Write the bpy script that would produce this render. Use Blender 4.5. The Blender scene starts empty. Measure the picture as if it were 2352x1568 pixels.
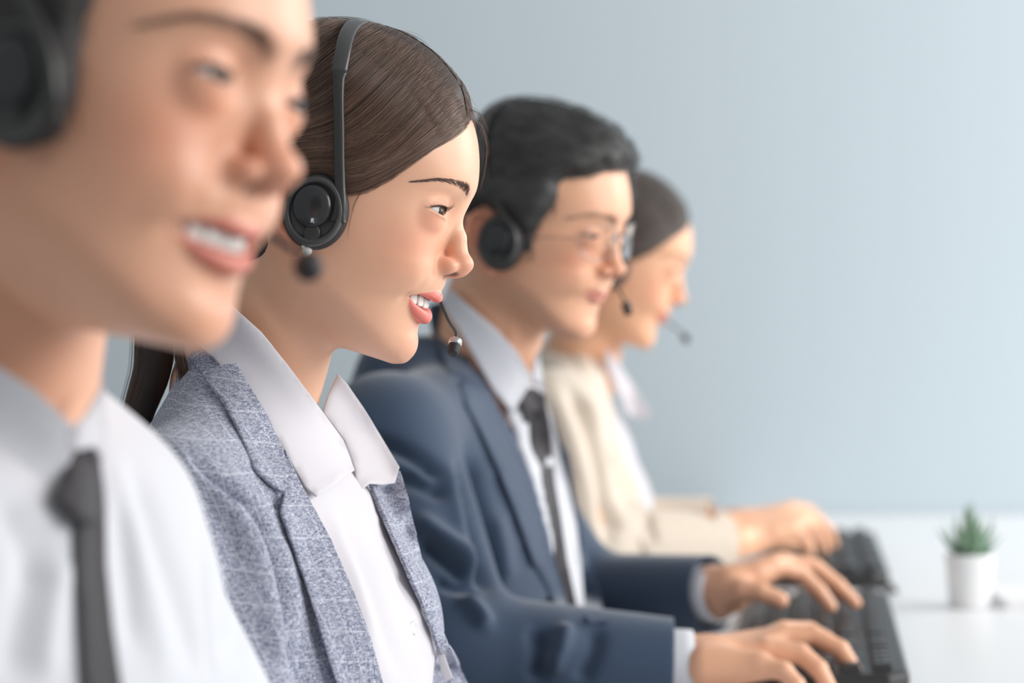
import bpy, bmesh, math, random, time
import numpy as np
from mathutils import Vector, Matrix
from mathutils.bvhtree import BVHTree
from mathutils.geometry import delaunay_2d_cdt

# ---------------------------------------------------------------- camera, world, lights, exposure
FPX = 4900.0            # focal length in pixels of the 2352 px wide frame (75 mm on full frame)
CAMH = 1.10
sc = bpy.context.scene
cd = bpy.data.cameras.new('camera'); cam = bpy.data.objects.new('camera', cd)
sc.collection.objects.link(cam)
cam.location = (0, 0, CAMH); cam.rotation_euler = (math.pi/2, 0, 0)
cd.sensor_width = 36.0; cd.lens = 36.0*FPX/2352.0
cd.clip_start = 0.05
cd.dof.use_dof = True; cd.dof.focus_distance = 1.44; cd.dof.aperture_fstop = 3.9
sc.camera = cam
sc.view_settings.view_transform = 'Standard'; sc.view_settings.look = 'None'
sc.view_settings.exposure = 0.04; sc.view_settings.gamma = 1.0; sc.view_settings.use_curve_mapping = False
w = bpy.data.worlds.new('room_light'); sc.world = w; w.use_nodes = True
w.node_tree.nodes['Background'].inputs[0].default_value = (0.95, 0.98, 1.0, 1)
w.node_tree.nodes['Background'].inputs[1].default_value = 0.40

def area(name, loc, target, size, size_y, power, col):
    ld = bpy.data.lights.new(name, 'AREA'); ld.shape = 'RECTANGLE'; ld.size = size; ld.size_y = size_y
    ld.energy = power; ld.color = col
    o = bpy.data.objects.new(name, ld); sc.collection.objects.link(o)
    o.location = loc
    o.rotation_euler = (Vector(target)-Vector(loc)).to_track_quat('-Z', 'Y').to_euler()
    return o
# the office windows, to the right of the row of people
area('window_daylight', (3.2, 0.5, 2.2), (0.0, 1.9, 1.0), 2.4, 2.0, 112, (1.0, 0.985, 0.96))
area('window_daylight_far', (3.3, 3.2, 2.3), (0.4, 4.2, 1.3), 1.6, 1.8, 95, (1.0, 0.99, 0.97))

# ---------------------------------------------------------------- small helpers
COL = sc.collection
rng = np.random.default_rng(7)
def P(px, py, d):
    return np.array([(px-1176.0)/FPX*d, d, CAMH-(py-784.0)/FPX*d])
def proj(p):
    p = np.asarray(p, float).reshape(-1, 3)
    return np.stack([1176+FPX*p[:, 0]/p[:, 1], 784-FPX*(p[:, 2]-CAMH)/p[:, 1]], 1)
def lin(c):
    c = np.asarray(c, float)/255.0
    return np.where(c <= 0.04045, c/12.92, ((c+0.055)/1.055)**2.4)
def tag(o, label=None, cat=None, group=None, kind=None):
    if label: o['label'] = label
    if cat: o['category'] = cat
    if group: o['group'] = group
    if kind: o['kind'] = kind
    return o
def empty(name, loc, label=None, cat=None, group=None):
    o = bpy.data.objects.new(name, None); COL.objects.link(o); o.location = Vector(loc); o.empty_display_size = 0.05
    return tag(o, label, cat, group)
def wmat(o):
    return o.matrix_basis.copy() if o.parent is None else wmat(o.parent) @ o.matrix_parent_inverse @ o.matrix_basis
def link(name, me, m=None, parent=None):
    o = bpy.data.objects.new(name, me); COL.objects.link(o)
    if m is not None: me.materials.append(m)
    if parent is not None:
        o.parent = parent; o.matrix_parent_inverse = wmat(parent).inverted()
    return o
def mesh_np(name, V, F, smooth=True):
    me = bpy.data.meshes.new(name)
    V = np.asarray(V, np.float32); F = np.asarray(F, np.int32)
    k = F.shape[1]
    me.vertices.add(len(V)); me.vertices.foreach_set('co', V.ravel())
    me.loops.add(F.size); me.loops.foreach_set('vertex_index', F.ravel())
    me.polygons.add(len(F)); me.polygons.foreach_set('loop_start', np.arange(0, F.size, k, dtype=np.int32))
    me.polygons.foreach_set('use_smooth', np.full(len(F), smooth))
    me.update(calc_edges=True); me.validate()
    return me
def setcol(me, C, name='Col'):
    a = me.attributes.new(name, 'FLOAT_COLOR', 'POINT')
    C = np.concatenate([np.asarray(C, np.float32), np.ones((len(C), 1), np.float32)], 1)
    a.data.foreach_set('color', C.ravel())
def obj_np(name, V, F, m, parent=None, smooth=True):
    return link(name, mesh_np(name, V, F, smooth), m, parent)

# ---------------------------------------------------------------- materials
def mat(name, col=(0.8, 0.8, 0.8), rough=0.5, **kw):
    m = bpy.data.materials.new(name); m.use_nodes = True
    b = m.node_tree.nodes['Principled BSDF']
    b.inputs['Base Color'].default_value = (*col[:3], 1); b.inputs['Roughness'].default_value = rough
    for k, v in kw.items():
        b.inputs[k.replace('_', ' ')].default_value = v
    return m
def nt(m): return m.node_tree, m.node_tree.nodes, m.node_tree.links, m.node_tree.nodes['Principled BSDF']
def noise_bump(m, scale, strength, dist=0.001, coord='Object', detail=3):
    t, n, l, b = nt(m)
    tc = n.new('ShaderNodeTexCoord'); no = n.new('ShaderNodeTexNoise'); bu = n.new('ShaderNodeBump')
    no.inputs['Scale'].default_value = scale; no.inputs['Detail'].default_value = detail
    bu.inputs['Strength'].default_value = strength; bu.inputs['Distance'].default_value = dist
    l.new(tc.outputs[coord], no.inputs['Vector']); l.new(no.outputs[0], bu.inputs['Height']); l.new(bu.outputs[0], b.inputs['Normal'])
    return no
def skin_mat(name, tint=(1, 1, 1), bump=0.1):
    m = mat(name, (0.8, 0.5, 0.4), 0.42)
    t, n, l, b = nt(m)
    at = n.new('ShaderNodeAttribute'); at.attribute_name = 'Col'
    no = n.new('ShaderNodeTexNoise'); no.inputs['Scale'].default_value = 45; no.inputs['Detail'].default_value = 4
    tc = n.new('ShaderNodeTexCoord'); l.new(tc.outputs['Object'], no.inputs['Vector'])
    mr = n.new('ShaderNodeMapRange'); mr.inputs[3].default_value = 0.95; mr.inputs[4].default_value = 1.05
    l.new(no.outputs[0], mr.inputs[0])
    mx = n.new('ShaderNodeVectorMath'); mx.operation = 'MULTIPLY'
    l.new(at.outputs['Color'], mx.inputs[0]); l.new(mr.outputs[0], mx.inputs[1])
    l.new(mx.outputs[0], b.inputs['Base Color'])
    b.inputs['Subsurface Weight'].default_value = 0.35
    b.inputs['Subsurface Radius'].default_value = (1.0, 0.35, 0.2)
    b.inputs['Subsurface Scale'].default_value = 0.006
    b.inputs['Specular IOR Level'].default_value = 0.45
    n2 = n.new('ShaderNodeTexNoise'); n2.inputs['Scale'].default_value = 900; n2.inputs['Detail'].default_value = 2
    l.new(tc.outputs['Object'], n2.inputs['Vector'])
    bu = n.new('ShaderNodeBump'); bu.inputs['Strength'].default_value = bump; bu.inputs['Distance'].default_value = 0.0003
    l.new(n2.outputs[0], bu.inputs['Height']); l.new(bu.outputs[0], b.inputs['Normal'])
    return m

# ---------------------------------------------------------------- implicit surfaces (sparse sampling + surface nets)
def smin(a, b, k):
    h = np.clip(0.5+0.5*(b-a)/k, 0, 1)
    return b+(a-b)*h-k*h*(1-h)
def smax(a, b, k): return -smin(-a, -b, k)
def ell(p, c, r):
    a0, a1, a2 = [((p[:, i]-c[i])/r[i])**2 for i in range(3)]
    k0 = np.sqrt(a0+a1+a2); k1 = np.sqrt(a0/r[0]**2+a1/r[1]**2+a2/r[2]**2)
    return k0*(k0-1)/np.maximum(k1, 1e-9)
def cone(p, a, b, ra, rb):
    a = np.asarray(a, float); b = np.asarray(b, float); ab = b-a
    x, y, z = p[:, 0]-a[0], p[:, 1]-a[1], p[:, 2]-a[2]
    t = np.clip((x*ab[0]+y*ab[1]+z*ab[2])/max(ab@ab, 1e-12), 0, 1)
    return np.sqrt((x-t*ab[0])**2+(y-t*ab[1])**2+(z-t*ab[2])**2)-(ra+(rb-ra)*t)
def gau(p, c, s, A=1.0):
    e = ((p[:, 0]-c[0])/s[0])**2; e += ((p[:, 1]-c[1])/s[1])**2; e += ((p[:, 2]-c[2])/s[2])**2
    e *= -0.5; np.exp(e, out=e); e *= A
    return e
def tab(zs, vs):
    """smooth (monotone cubic) table sampled densely"""
    zs = np.asarray(zs, float); vs = np.asarray(vs, float)
    if zs[0] > zs[-1]: zs, vs = zs[::-1], vs[::-1]
    h = np.diff(zs); dl = np.diff(vs)/h; m = np.zeros(len(zs))
    m[1:-1] = (dl[:-1]*h[1:]+dl[1:]*h[:-1])/(h[1:]+h[:-1]); m[0] = dl[0]; m[-1] = dl[-1]
    X = np.linspace(zs[0], zs[-1], 1200); i = np.clip(np.searchsorted(zs, X)-1, 0, len(h)-1)
    t = (X-zs[i])/h[i]
    Y = (2*t**3-3*t**2+1)*vs[i]+(t**3-2*t**2+t)*h[i]*m[i]+(-2*t**3+3*t**2)*vs[i+1]+(t**3-t**2)*h[i]*m[i+1]
    return lambda z: np.interp(z, X, Y)

def surface(fn, lo, hi, h, smooth=1, band=1.6):
    """mesh the zero level of fn(points)->distance inside the box"""
    lo = np.asarray(lo, float); hi = np.asarray(hi, float); B = 4
    nb = np.ceil((hi-lo)/(h*B)).astype(int)
    n = nb*B
    ax = [lo[k]+h*B*(np.arange(nb[k])+0.5) for k in range(3)]
    G = np.stack(np.meshgrid(*ax, indexing='ij'), -1).reshape(-1, 3)
    fc = fn(G).reshape(nb)
    act = np.abs(fc) < h*B*band
    f = np.repeat(np.repeat(np.repeat(fc, B, 0), B, 1), B, 2).astype(np.float32)
    am = np.repeat(np.repeat(np.repeat(act, B, 0), B, 1), B, 2)
    I = np.argwhere(am)
    out = np.empty(len(I), np.float32)
    for s in range(0, len(I), 800000):
        out[s:s+800000] = fn(lo+h*(I[s:s+800000]+0.5))
    f[am] = out
    f[0] = f[-1] = 1; f[:, 0] = f[:, -1] = 1; f[:, :, 0] = f[:, :, -1] = 1
    s = f < 0
    c = [s[dx:n[0]-1+dx, dy:n[1]-1+dy, dz:n[2]-1+dz] for dx in (0, 1) for dy in (0, 1) for dz in (0, 1)]
    al = c[0].copy(); an = c[0].copy()
    for q in c[1:]: al &= q; an |= q
    cells = np.argwhere(an & ~al)
    idx = np.full(tuple(n-1), -1, np.int32); idx[tuple(cells.T)] = np.arange(len(cells))
    acc = np.zeros((len(cells), 3)); cnt = np.zeros(len(cells))
    cor = [(dx, dy, dz) for dx in (0, 1) for dy in (0, 1) for dz in (0, 1)]
    for a in range(8):
        for b in range(a+1, 8):
            A, Bc = np.array(cor[a]), np.array(cor[b])
            if np.abs(A-Bc).sum() != 1: continue
            fa = f[tuple((cells+A).T)]; fb = f[tuple((cells+Bc).T)]
            k = (fa < 0) != (fb < 0)
            t = fa[k]/(fa[k]-fb[k])
            acc[k] += A+t[:, None]*(Bc-A); cnt[k] += 1
    V = lo+h*(cells+0.5+acc/cnt[:, None])
    Fs = []
    for d in range(3):
        e = [0, 0, 0]; e[d] = 1
        s1 = s[:n[0]-e[0], :n[1]-e[1], :n[2]-e[2]]; s2 = s[e[0]:, e[1]:, e[2]:]
        E = np.argwhere(s1 != s2)
        o1, o2 = [(1, 2), (2, 0), (0, 1)][d]
        E = E[(E[:, o1] > 0) & (E[:, o2] > 0)]
        inside = s[tuple(E.T)]
        def at(da, db):
            Q = E.copy(); Q[:, o1] -= da; Q[:, o2] -= db
            return idx[tuple(Q.T)]
        q = np.stack([at(1, 1), at(0, 1), at(0, 0), at(1, 0)], 1)
        q[~inside] = q[~inside][:, ::-1]
        Fs.append(q)
    F = np.concatenate(Fs); F = F[(F >= 0).all(1)]
    for _ in range(smooth): V = relax(V, F, 0.5)
    return V, F
def relax(V, F, lam):
    S = np.zeros_like(V); c = np.zeros(len(V)); k = F.shape[1]
    for i in range(k):
        a, b = F[:, i], F[:, (i+1) % k]
        for dd in range(3):
            S[:, dd] += np.bincount(a, V[b, dd], len(V)) + np.bincount(b, V[a, dd], len(V))
        c += np.bincount(a, minlength=len(V)) + np.bincount(b, minlength=len(V))
    c = np.maximum(c, 1)
    return V+lam*(S/c[:, None]-V)
def vnormals(V, F):
    a = V[F[:, 2]]-V[F[:, 0]]; b = V[F[:, -1]]-V[F[:, 1]] if F.shape[1] == 4 else V[F[:, 1]]-V[F[:, 0]]
    n = np.cross(a, b) if F.shape[1] == 4 else np.cross(b, a)
    N = np.zeros_like(V)
    for i in range(F.shape[1]):
        for d in range(3): N[:, d] += np.bincount(F[:, i], n[:, d], len(V))
    return N/np.maximum(np.linalg.norm(N, axis=1), 1e-12)[:, None]
def keep_faces(V, F, mask_v):
    F = F[mask_v[F].all(1)]
    u, inv = np.unique(F, return_inverse=True)
    return V[u], inv.reshape(F.shape), u
# ---------------------------------------------------------------- heads (millimetres in the head's own frame: x forward, y to the person's left, z up)
class Head:
    def __init__(s, px, py, d, yaw, pitch, roll=0, scale=1.0, **q):
        s.O = P(px, py, d); s.S = 0.001*scale
        a, t, r = map(math.radians, (yaw, pitch, roll))
        F = np.array([math.cos(t)*math.cos(a), -math.cos(t)*math.sin(a), -math.sin(t)])
        U = np.array([math.sin(t)*math.cos(a), -math.sin(t)*math.sin(a), math.cos(t)])
        L = np.array([math.sin(a), math.cos(a), 0])
        s.F = F; s.U = U*math.cos(r)+L*math.sin(r); s.L = L*math.cos(r)-U*math.sin(r)
        s.R = np.stack([s.F, s.L, s.U])        # rows
        s.q = dict(W=1.0, jaw=1.0, eye=(71.5, 31.0, 12.0), lid=(19.0, -4.0, 9.0), open=1.0, mw=1.0, corner=0.0, smile=1.0, nose=1.0, nosew=1.0, brow=0.0,
                   lips=1.0, mus=0.0, earz=-4.0, earx=11.0, browbump=1.0)
        s.q.update(q)
    def w(s, p): return s.O+s.S*(np.asarray(p, float).reshape(-1, 3)@s.R)
    def l(s, P_): return (((P_-s.O)@s.R.T)/s.S).astype(np.float32)
    def unproj(s, px, py, y):
        """point seen at (px, py) on the head's own plane y = const (mm)"""
        r = np.array([(px-1176)/FPX, 1, -(py-784)/FPX]); c = np.array([0, 0, CAMH]); q0 = s.w((0, y, 0))[0]
        t = np.dot(q0-c, s.L)/np.dot(r, s.L); return s.l((c+t*r)[None])[0]

MID = tab([-100, -92, -85, -76, -68, -60, -50, -41, -33, -26, -18, -8, 0, 8, 17, 24, 30, 38, 52, 58, 67, 75, 84, 96, 108],
          [62, 69.5, 73.6, 75, 74.6, 74.5, 77.0, 83.8, 86.8, 86.4, 84.2, 83.4, 83.6, 84.5, 86.5, 89.5, 92.5, 94.3, 93.6, 92.2, 89.6, 86, 80.5, 71, 55])
WID = tab([-100, -92, -80, -66, -50, -35, -20, -5, 8, 25, 45, 70, 90, 108], [26, 33, 42, 51, 57.5, 62, 66, 68.5, 68.5, 69, 70.5, 67, 58, 42])
BAK = tab([-100, -80, -60, -40, -20, 0, 30, 60, 85, 108], [0, -12, -30, -55, -75, -86, -92, -88, -76, -50])
def arch(y):       # dental arch: how far back and up the line of the mouth runs to the sides
    t = np.abs(y)/28.0
    return -15.0*t**2.0, 5.0*t**2.2
LY = [0, 3, 7, 14, 21, 25, 28, 31]
L_UT = tab(LY, [-41.6, -41.0, -40.5, -41.2, -42.5, -43.6, -45.2, -46.0])
L_UB = tab(LY, [-47.9, -47.5, -46.5, -44.8, -44.0, -44.4, -45.6, -46.2])
L_LT = tab(LY, [-54.0, -53.9, -53.6, -52.4, -50.2, -48.2, -46.4, -46.2])
L_LB = tab(LY, [-64.0, -63.8, -63.0, -60.8, -56.8, -52.6, -47.4, -46.6])
L_XU = tab(LY, [87.8, 87.7, 86.6, 82.6, 76.3, 72.3, 68.6, 66.0])
L_XL = tab(LY, [82.6, 82.5, 81.8, 79.3, 74.6, 71.0, 67.8, 65.5])
def lip_lines(ay, q):
    y = np.clip(ay/q['mw'], 0, 31); o = q['open']
    ut, ub = L_UT(y), L_UB(y); lt = ub+(L_LT(y)-ub)*o; lb = lt+(L_LB(y)-L_LT(y))*q['lips']
    if q['lips'] != 1: ut = ub+(ut-ub)*q['lips']
    d = q['corner']*(y/28)**2
    return ut+d, ub+d, lt+d, lb+d, L_XU(y)-(1-q['lips'])*2.0, L_XL(y)+(1-o)*1.2
def face_field(p, q):
    f = face_base(p, q); b = p[:, 0] > 2
    if b.any(): f[b] = face_feats(p[b], f[b], q)
    return f
def face_base(p, q):
    x, y, z = p[:, 0], p[:, 1], p[:, 2]; ay = np.abs(y)
    m = np.stack([x, ay, z], 1)                       # mirrored copy
    x0 = 6.0
    M = MID(z)+q['brow']*np.exp(-0.5*((z-29)/9)**2)
    W = WID(z)*q['W']; W = W*np.where(z < -20, 1+(q['jaw']-1)*np.clip((-20-z)/30, 0, 1), 1)
    dx = x-x0
    a = np.where(dx > 0, M-x0, x0-BAK(z)); a = np.maximum(a, 5)
    n = 2.15
    g = (np.abs(dx/a)**n+np.abs(ay/W)**n)**(1/n)
    rr = np.sqrt(dx*dx+ay*ay)
    f = rr*(1-1/np.maximum(g, 1e-3)); f = np.where(g < 0.2, -30, f)
    f = smax(f, z-100, 12)
    f = smin(f, ell(p, (4, 0, 38), (92, 70.5*q['W'], 87)), 8)
    # under side of the jaw
    zj = -94.5+np.clip(66-x, 0, 80)*0.12+0.0105*ay**2-0.6*np.clip(x-66, 0, 20)
    f = smax(f, (zj-z), 9)
    return f
def face_feats(p, f, q):
    x, y, z = p[:, 0], p[:, 1], p[:, 2]; ay = np.abs(y)
    m = np.stack([x, ay, z], 1)
    # cheeks, brow, temple, chin
    f -= gau(m, (66, 41, -13), (15, 12, 13), 3.6*q['smile'])
    f -= gau(m, (58, 50, 4), (14, 12, 9), 1.6)
    f -= gau(m, (86, 24, 33), (12, 20, 7), 1.3)
    f += gau(m, (52, 62, 26), (20, 12, 16), 1.6)
    f += gau(m, (40, 58, -38), (18, 12, 18), 2.0)
    f -= gau(m, (72, 9, -83), (9, 13, 9), 1.6)
    f += gau(m, (72, 26, -78), (9, 8, 12), 1.2)
    # eye sockets
    E = np.array(q['eye'])
    f += gau(m, (E[0]+10, E[1]-12, E[2]+4), (9, 6.5, 8), 4.8)
    f += gau(m, (E[0]+8, E[1]+2, E[2]+10), (9, 14, 5.5), 2.0)
    f += gau(m, (E[0]+8, E[1]-2, E[2]-11), (9, 13, 4), 0.2)
    v = m-E; rv = np.sqrt((v*v).sum(1))+1e-6
    f = smin(f, smax(rv-13.0, -(v[:, 0]-2), 4), 7)
    az = np.degrees(np.arctan2(v[:, 1], v[:, 0])); el = np.degrees(np.arcsin(np.clip(v[:, 2]/rv, -1, 1)))
    up, lo, oc = q['lid']
    sa = np.clip((az-14)/54.0, -1.3, 1.3); line = -1+(oc+1)*(az+40)/108.0
    mid_u = up-4; eu = line+(mid_u)*np.clip(1-np.abs(sa)**2.2, -1, 1); e_l = line-(4-lo)*np.clip(1-np.abs(sa)**2.0, -1, 1)*1.05
    near = (rv < 19) & (v[:, 0] > -2)
    # crease above the lid, bag below
    shell = np.exp(-0.5*((rv-13.5)/2.5)**2)*np.where(near, 1, 0)
    f += shell*0.75*np.exp(-0.5*((el-eu-13)/2.6)**2)*np.clip(1-((az-8)/52)**2, 0, 1)
    f -= shell*0.8*np.exp(-0.5*((el-eu-3.0)/3.5)**2)*np.clip(1-((az-8)/55)**2, 0, 1)
    f -= shell*0.5*np.exp(-0.5*((el-e_l+3.5)/3.0)**2)*np.clip(1-((az-8)/55)**2, 0, 1)
    f -= gau(m, (E[0]+9, E[1]+1, E[2]-9.5), (6, 11, 2.6), 0.5*q['smile'])
    cut = np.maximum(np.maximum((el-eu), (e_l-el))*0.21, 11.3-rv)
    cut = np.maximum(cut, (np.abs(az-14)-56)*0.21)
    cut = np.where(near, cut, 9.0)
    f = smax(f, -cut, 0.7)
    # nose
    k = q['nose']; nw = q['nosew']
    tip = np.array([95.3+3*(k-1), 0, -18.6])
    no = cone(m, (81.2, 0, 19), (90.6, 0, -2), 5.6, 6.4)
    no = smin(no, cone(m, (90.6, 0, -2), tip-np.array([1.5, 0, -1.0]), 6.6, 8.0), 2)
    no = smin(no, ell(m, tip, (10.0, 8.6*nw, 7.7)), 3)
    no = smin(no, ell(m, (91.0, 0, -23.5), (10.5, 5.5, 6.0)), 3)
    no = smin(no, ell(m, (87.5, 10.6*nw, -21.8), (8.6, 5.4, 6.2)), 4.5)
    no += gau(m, (93.5, 9.0*nw, -15.0), (3.5, 2.5, 4), 0.6)
    f = smin(f, no, 4.5)
    f += gau(m, (82.5, 17.5*nw, -22), (5, 2.6, 7), 1.3)
    nos = ell(m, (92.5, 6.4*nw, -29.4), (5.6, 2.5, 3.4))
    f = smax(f, -nos, 1.4)
    # smile folds
    for (c, s_, A) in (((80, 21, -29), (5, 3.2, 6), 0.9), ((73, 29, -37), (6, 3.4, 6), 1.2), ((68, 33, -46), (6, 3.0, 6), 1.0)):
        f += gau(m, c, s_, A*q['smile'])
    f -= gau(m, (72, 36, -36), (9, 5, 9), 1.3*q['smile'])
    # lips
    ut, ub, lt, lb, xu, xl = lip_lines(ay, q)
    sl = 1/np.sqrt(1+(30*ay/784)**2)
    ymax = 29.5*q['mw']
    f -= gau(m, (84, 0, -38), (8, 17, 6), 0.8)
    r1 = np.maximum((ut-ub)/2+0.5, 0.9)
    up_ = np.sqrt(((x-(xu-r1))*sl)**2+(z-(ut+ub)/2)**2)-r1
    f = smin(f, np.where(ay > ymax, 9, up_), 2.4)
    r2 = np.maximum((lt-lb)/2, 0.9)
    lo_ = np.sqrt(((x-(xl-r2))*sl)**2+(z-(lt+lb)/2)**2)-r2
    f = smin(f, np.where(ay > ymax, 9, lo_), 2.2)
    f += gau(m, (76, 0, -70), (6, 13, 3.4), 1.5)
    if q['open'] > 0.05:
        slot = np.maximum(np.maximum(z-ub, lt-z), 50.0-x)
        slot = np.maximum(slot, ay-28*q['mw'])
    else:
        slot = np.maximum(np.abs(z-ub)-0.35, xl-5.5-x); slot = np.maximum(slot, ay-28*q['mw'])
    f = smax(f, -slot, 0.9)
    f += gau(m, (67, 31*q['mw'], -45.5+q['corner']), (3.5, 2.4, 3), 1.3)
    return f
def ear_field(p, side, q):
    """external ear on one side (side = -1 right)"""
    e = p.copy(); e[:, 1] = (p[:, 1]*side-68.5*q['W']); e[:, 0] = p[:, 0]+10-q['earx']; e[:, 2] = p[:, 2]-q['earz']
    c, s_ = math.cos(0.20), math.sin(0.20)          # ears lean back
    X = e[:, 0]*c+e[:, 2]*s_; Z = -e[:, 0]*s_+e[:, 2]*c
    Y = e[:, 1]-np.clip(-X-2, 0, 30)*0.42-1.0
    k = np.stack([X, Y, Z], 1)
    t = np.array([[8, 6], [6, 18], [-2, 29], [-12, 32], [-21, 27], [-24, 15], [-21, 2], [-14, -10], [-8, -20]], float)
    f = None
    for i in range(len(t)-1):
        d = cone(k, (t[i, 0], 1.0, t[i, 1]), (t[i+1, 0], 1.0, t[i+1, 1]), 2.5, 2.5)
        f = d if f is None else smin(f, d, 4)
    f = smin(f, ell(k, (-6, 0, -23), (7.0, 2.8, 7.5)), 3)
    body = ell(k, (-8, -2.5, 6), (15.5, 2.6, 26))
    f = smin(f, body, 3)
    f = smin(f, cone(k, (-15, 0, -4), (-13, 0, 18), 2.0, 2.0), 3)
    f = smax(f, -ell(k, (-4, 1.5, 1), (7, 3.5, 8)), 2)
    f = smin(f, ell(k, (6, 0.0, 1), (4, 3, 5)), 2)
    return f
def head_near(H, p):
    """distance to the head in metres, worked out in full only near the head"""
    c = H.w((10, 0, 5))[0]; d = np.sqrt(((p-c)**2).sum(1)); f = d-0.125; b = d < 0.172
    if b.any(): f[b] = head_field(H.l(p[b]), H.q)*H.S
    return f
def head_field(p, q, ears=True):
    f = face_field(p, q)
    if ears:
        for s_ in (-1, 1):
            b = (np.abs(p[:, 1]*s_-72) < 24) & (np.abs(p[:, 0]+14-q['earx']) < 40) & (np.abs(p[:, 2]-q['earz']) < 55)
            if b.any(): f[b] = smin(f[b], ear_field(p[b], s_, q), 3)
    return f

def sstep(a, b, x):
    t = np.clip((x-a)/(b-a), 0, 1); return t*t*(3-2*t)
def spline(pts, n=8, closed=False):
    """Catmull-Rom through the points"""
    p = np.asarray(pts, float); m = len(p); out = []
    rg = range(m) if closed else range(m-1)
    for i in rg:
        if closed: a, b, c, d = p[(i-1) % m], p[i], p[(i+1) % m], p[(i+2) % m]
        else: a, b, c, d = p[max(i-1, 0)], p[i], p[i+1], p[min(i+2, m-1)]
        for k in range(n):
            t = k/n
            out.append(0.5*((2*b)+(-a+c)*t+(2*a-5*b+4*c-d)*t*t+(-a+3*b-3*c+d)*t**3))
    if not closed: out.append(p[-1])
    return np.array(out)
def mixc(c, t, k): return c*(1-k[:, None])+np.asarray(t)[None]*k[:, None]
def skin_colors(l, q, base, blush, lip, dark):
    """albedo of the skin by anatomy: blush on cheeks and nose, ruddy ears, lips, lash line, plus painted shade in the recesses"""
    x, y, z = l.T; ay = np.abs(y); m = np.stack([x, ay, z], 1)
    c = np.tile(np.asarray(base, float), (len(l), 1))
    c = mixc(c, blush, np.clip(gau(m, (68, 42, -12), (22, 15, 15), 0.30)+gau(m, (98, 6, -20), (12, 12, 9), 0.30)+gau(m, (-12, 76, 0), (22, 12, 34), 0.55)+gau(m, (76, 0, -80), (14, 16, 12), 0.12), 0, 1))
    E = np.array(q['eye']); v = m-E; rv = np.sqrt((v*v).sum(1))
    c = mixc(c, blush, np.exp(-0.5*((rv-13)/3.8)**2)*q.get('lidblush', 0.2)*sstep(-6, 8, v[:, 0]))
    # lips by the same lines the mouth is modelled on
    ut, ub, lt, lb, xu, xl = lip_lines(ay, q)
    k = np.clip((ut+0.3-z)/0.8+0.5, 0, 1)*np.clip((z-lb+0.2)/0.8+0.5, 0, 1)*np.clip((29.0*q['mw']-ay)/1.5, 0, 1)*(x > 52)
    c = mixc(c, lip, k*0.9)
    inn = np.clip((np.where(z > (ub+lt)/2, xu-6.5, xl-6.5)-x)/1.5, 0, 1)*(z < ub+1.5)*(z > lt-1.5)*(ay < 28*q['mw'])*(x > 48)
    c = mixc(c, np.array(dark)*0.6, np.clip(inn, 0, 1))  # inside of the mouth darkened: its shade is painted
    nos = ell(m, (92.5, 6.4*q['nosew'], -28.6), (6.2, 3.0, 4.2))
    c = mixc(c, dark, np.clip(0.6-nos/1.6, 0, 1)*0.75)  # nostrils darkened: their shade put into the colour
    # lash line along the upper lid, also painted lid shade
    az = np.degrees(np.arctan2(v[:, 1], v[:, 0])); el = np.degrees(np.arcsin(np.clip(v[:, 2]/(rv+1e-6), -1, 1)))
    eu, e_l = lid_lines(az, q)
    near = (rv < 15.5) & (v[:, 0] > 0)&(np.abs(az-14) < 56)
    c = mixc(c, dark, near*np.exp(-0.5*((el-eu-1.2)/q.get('linerw', 2.0))**2)*q.get('liner', 0.85))
    nr2 = (rv < 17) & (v[:, 0] > -2)
    c = mixc(c, np.array(blush)*0.55, nr2*np.exp(-0.5*((el-eu-12.5)/1.3)**2)*0.55*sstep(-25, 0, az)*(1-sstep(50, 72, az)))  # shade of the lid crease painted into the skin
    c = mixc(c, dark, nr2*np.exp(-0.5*((el-(eu+e_l)/2)/1.8)**2)*0.55*sstep(60, 68, az)*(1-sstep(74, 88, az)))  # tail at the outer corner: lashes and crease shade, painted
    c = mixc(c, dark, near*np.exp(-0.5*((el-e_l+1.0)/1.8)**2)*0.30*np.clip((az+10)/40, 0, 1))
    return c
def brow_tint(l, c, path, col, k=0.5, wd=2.6):
    m = l.copy(); m[:, 1] = np.abs(m[:, 1])
    b = (np.abs(m[:, 2]-30) < 14) & (m[:, 0] > 40)
    g = spline(path, 4); best = np.full(b.sum(), 1e9); tt = np.zeros(b.sum()); mb = m[b]
    for i, q_ in enumerate(g):
        d = np.linalg.norm((mb-q_)*np.array([0.5, 1, 1]), axis=1); u = d < best; best[u] = d[u]; tt[u] = i/len(g)
    a = k*np.exp(-0.5*(best/(wd*(1-0.55*tt)))**2)*np.clip(1.15-tt, 0, 1)
    c[b] = mixc(c[b], col, np.clip(a, 0, 1)); return c
def lid_lines(az, q):
    up, lo, oc = q['lid']
    sa = np.clip((az-14)/54.0, -1.3, 1.3); line = -1+(oc+1)*(az+40)/108.0
    return line+(up-4)*np.clip(1-np.abs(sa)**2.2, -1, 1), line-(4-lo)*np.clip(1-np.abs(sa)**2.0, -1, 1)*1.05
def lid_point(H, az, el, r, side):
    E = np.array(H.q['eye']); a, e = math.radians(az), math.radians(el)
    return np.array([E[0]+r*math.cos(e)*math.cos(a), side*(E[1]+r*math.cos(e)*math.sin(a)), E[2]+r*math.sin(e)])

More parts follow.
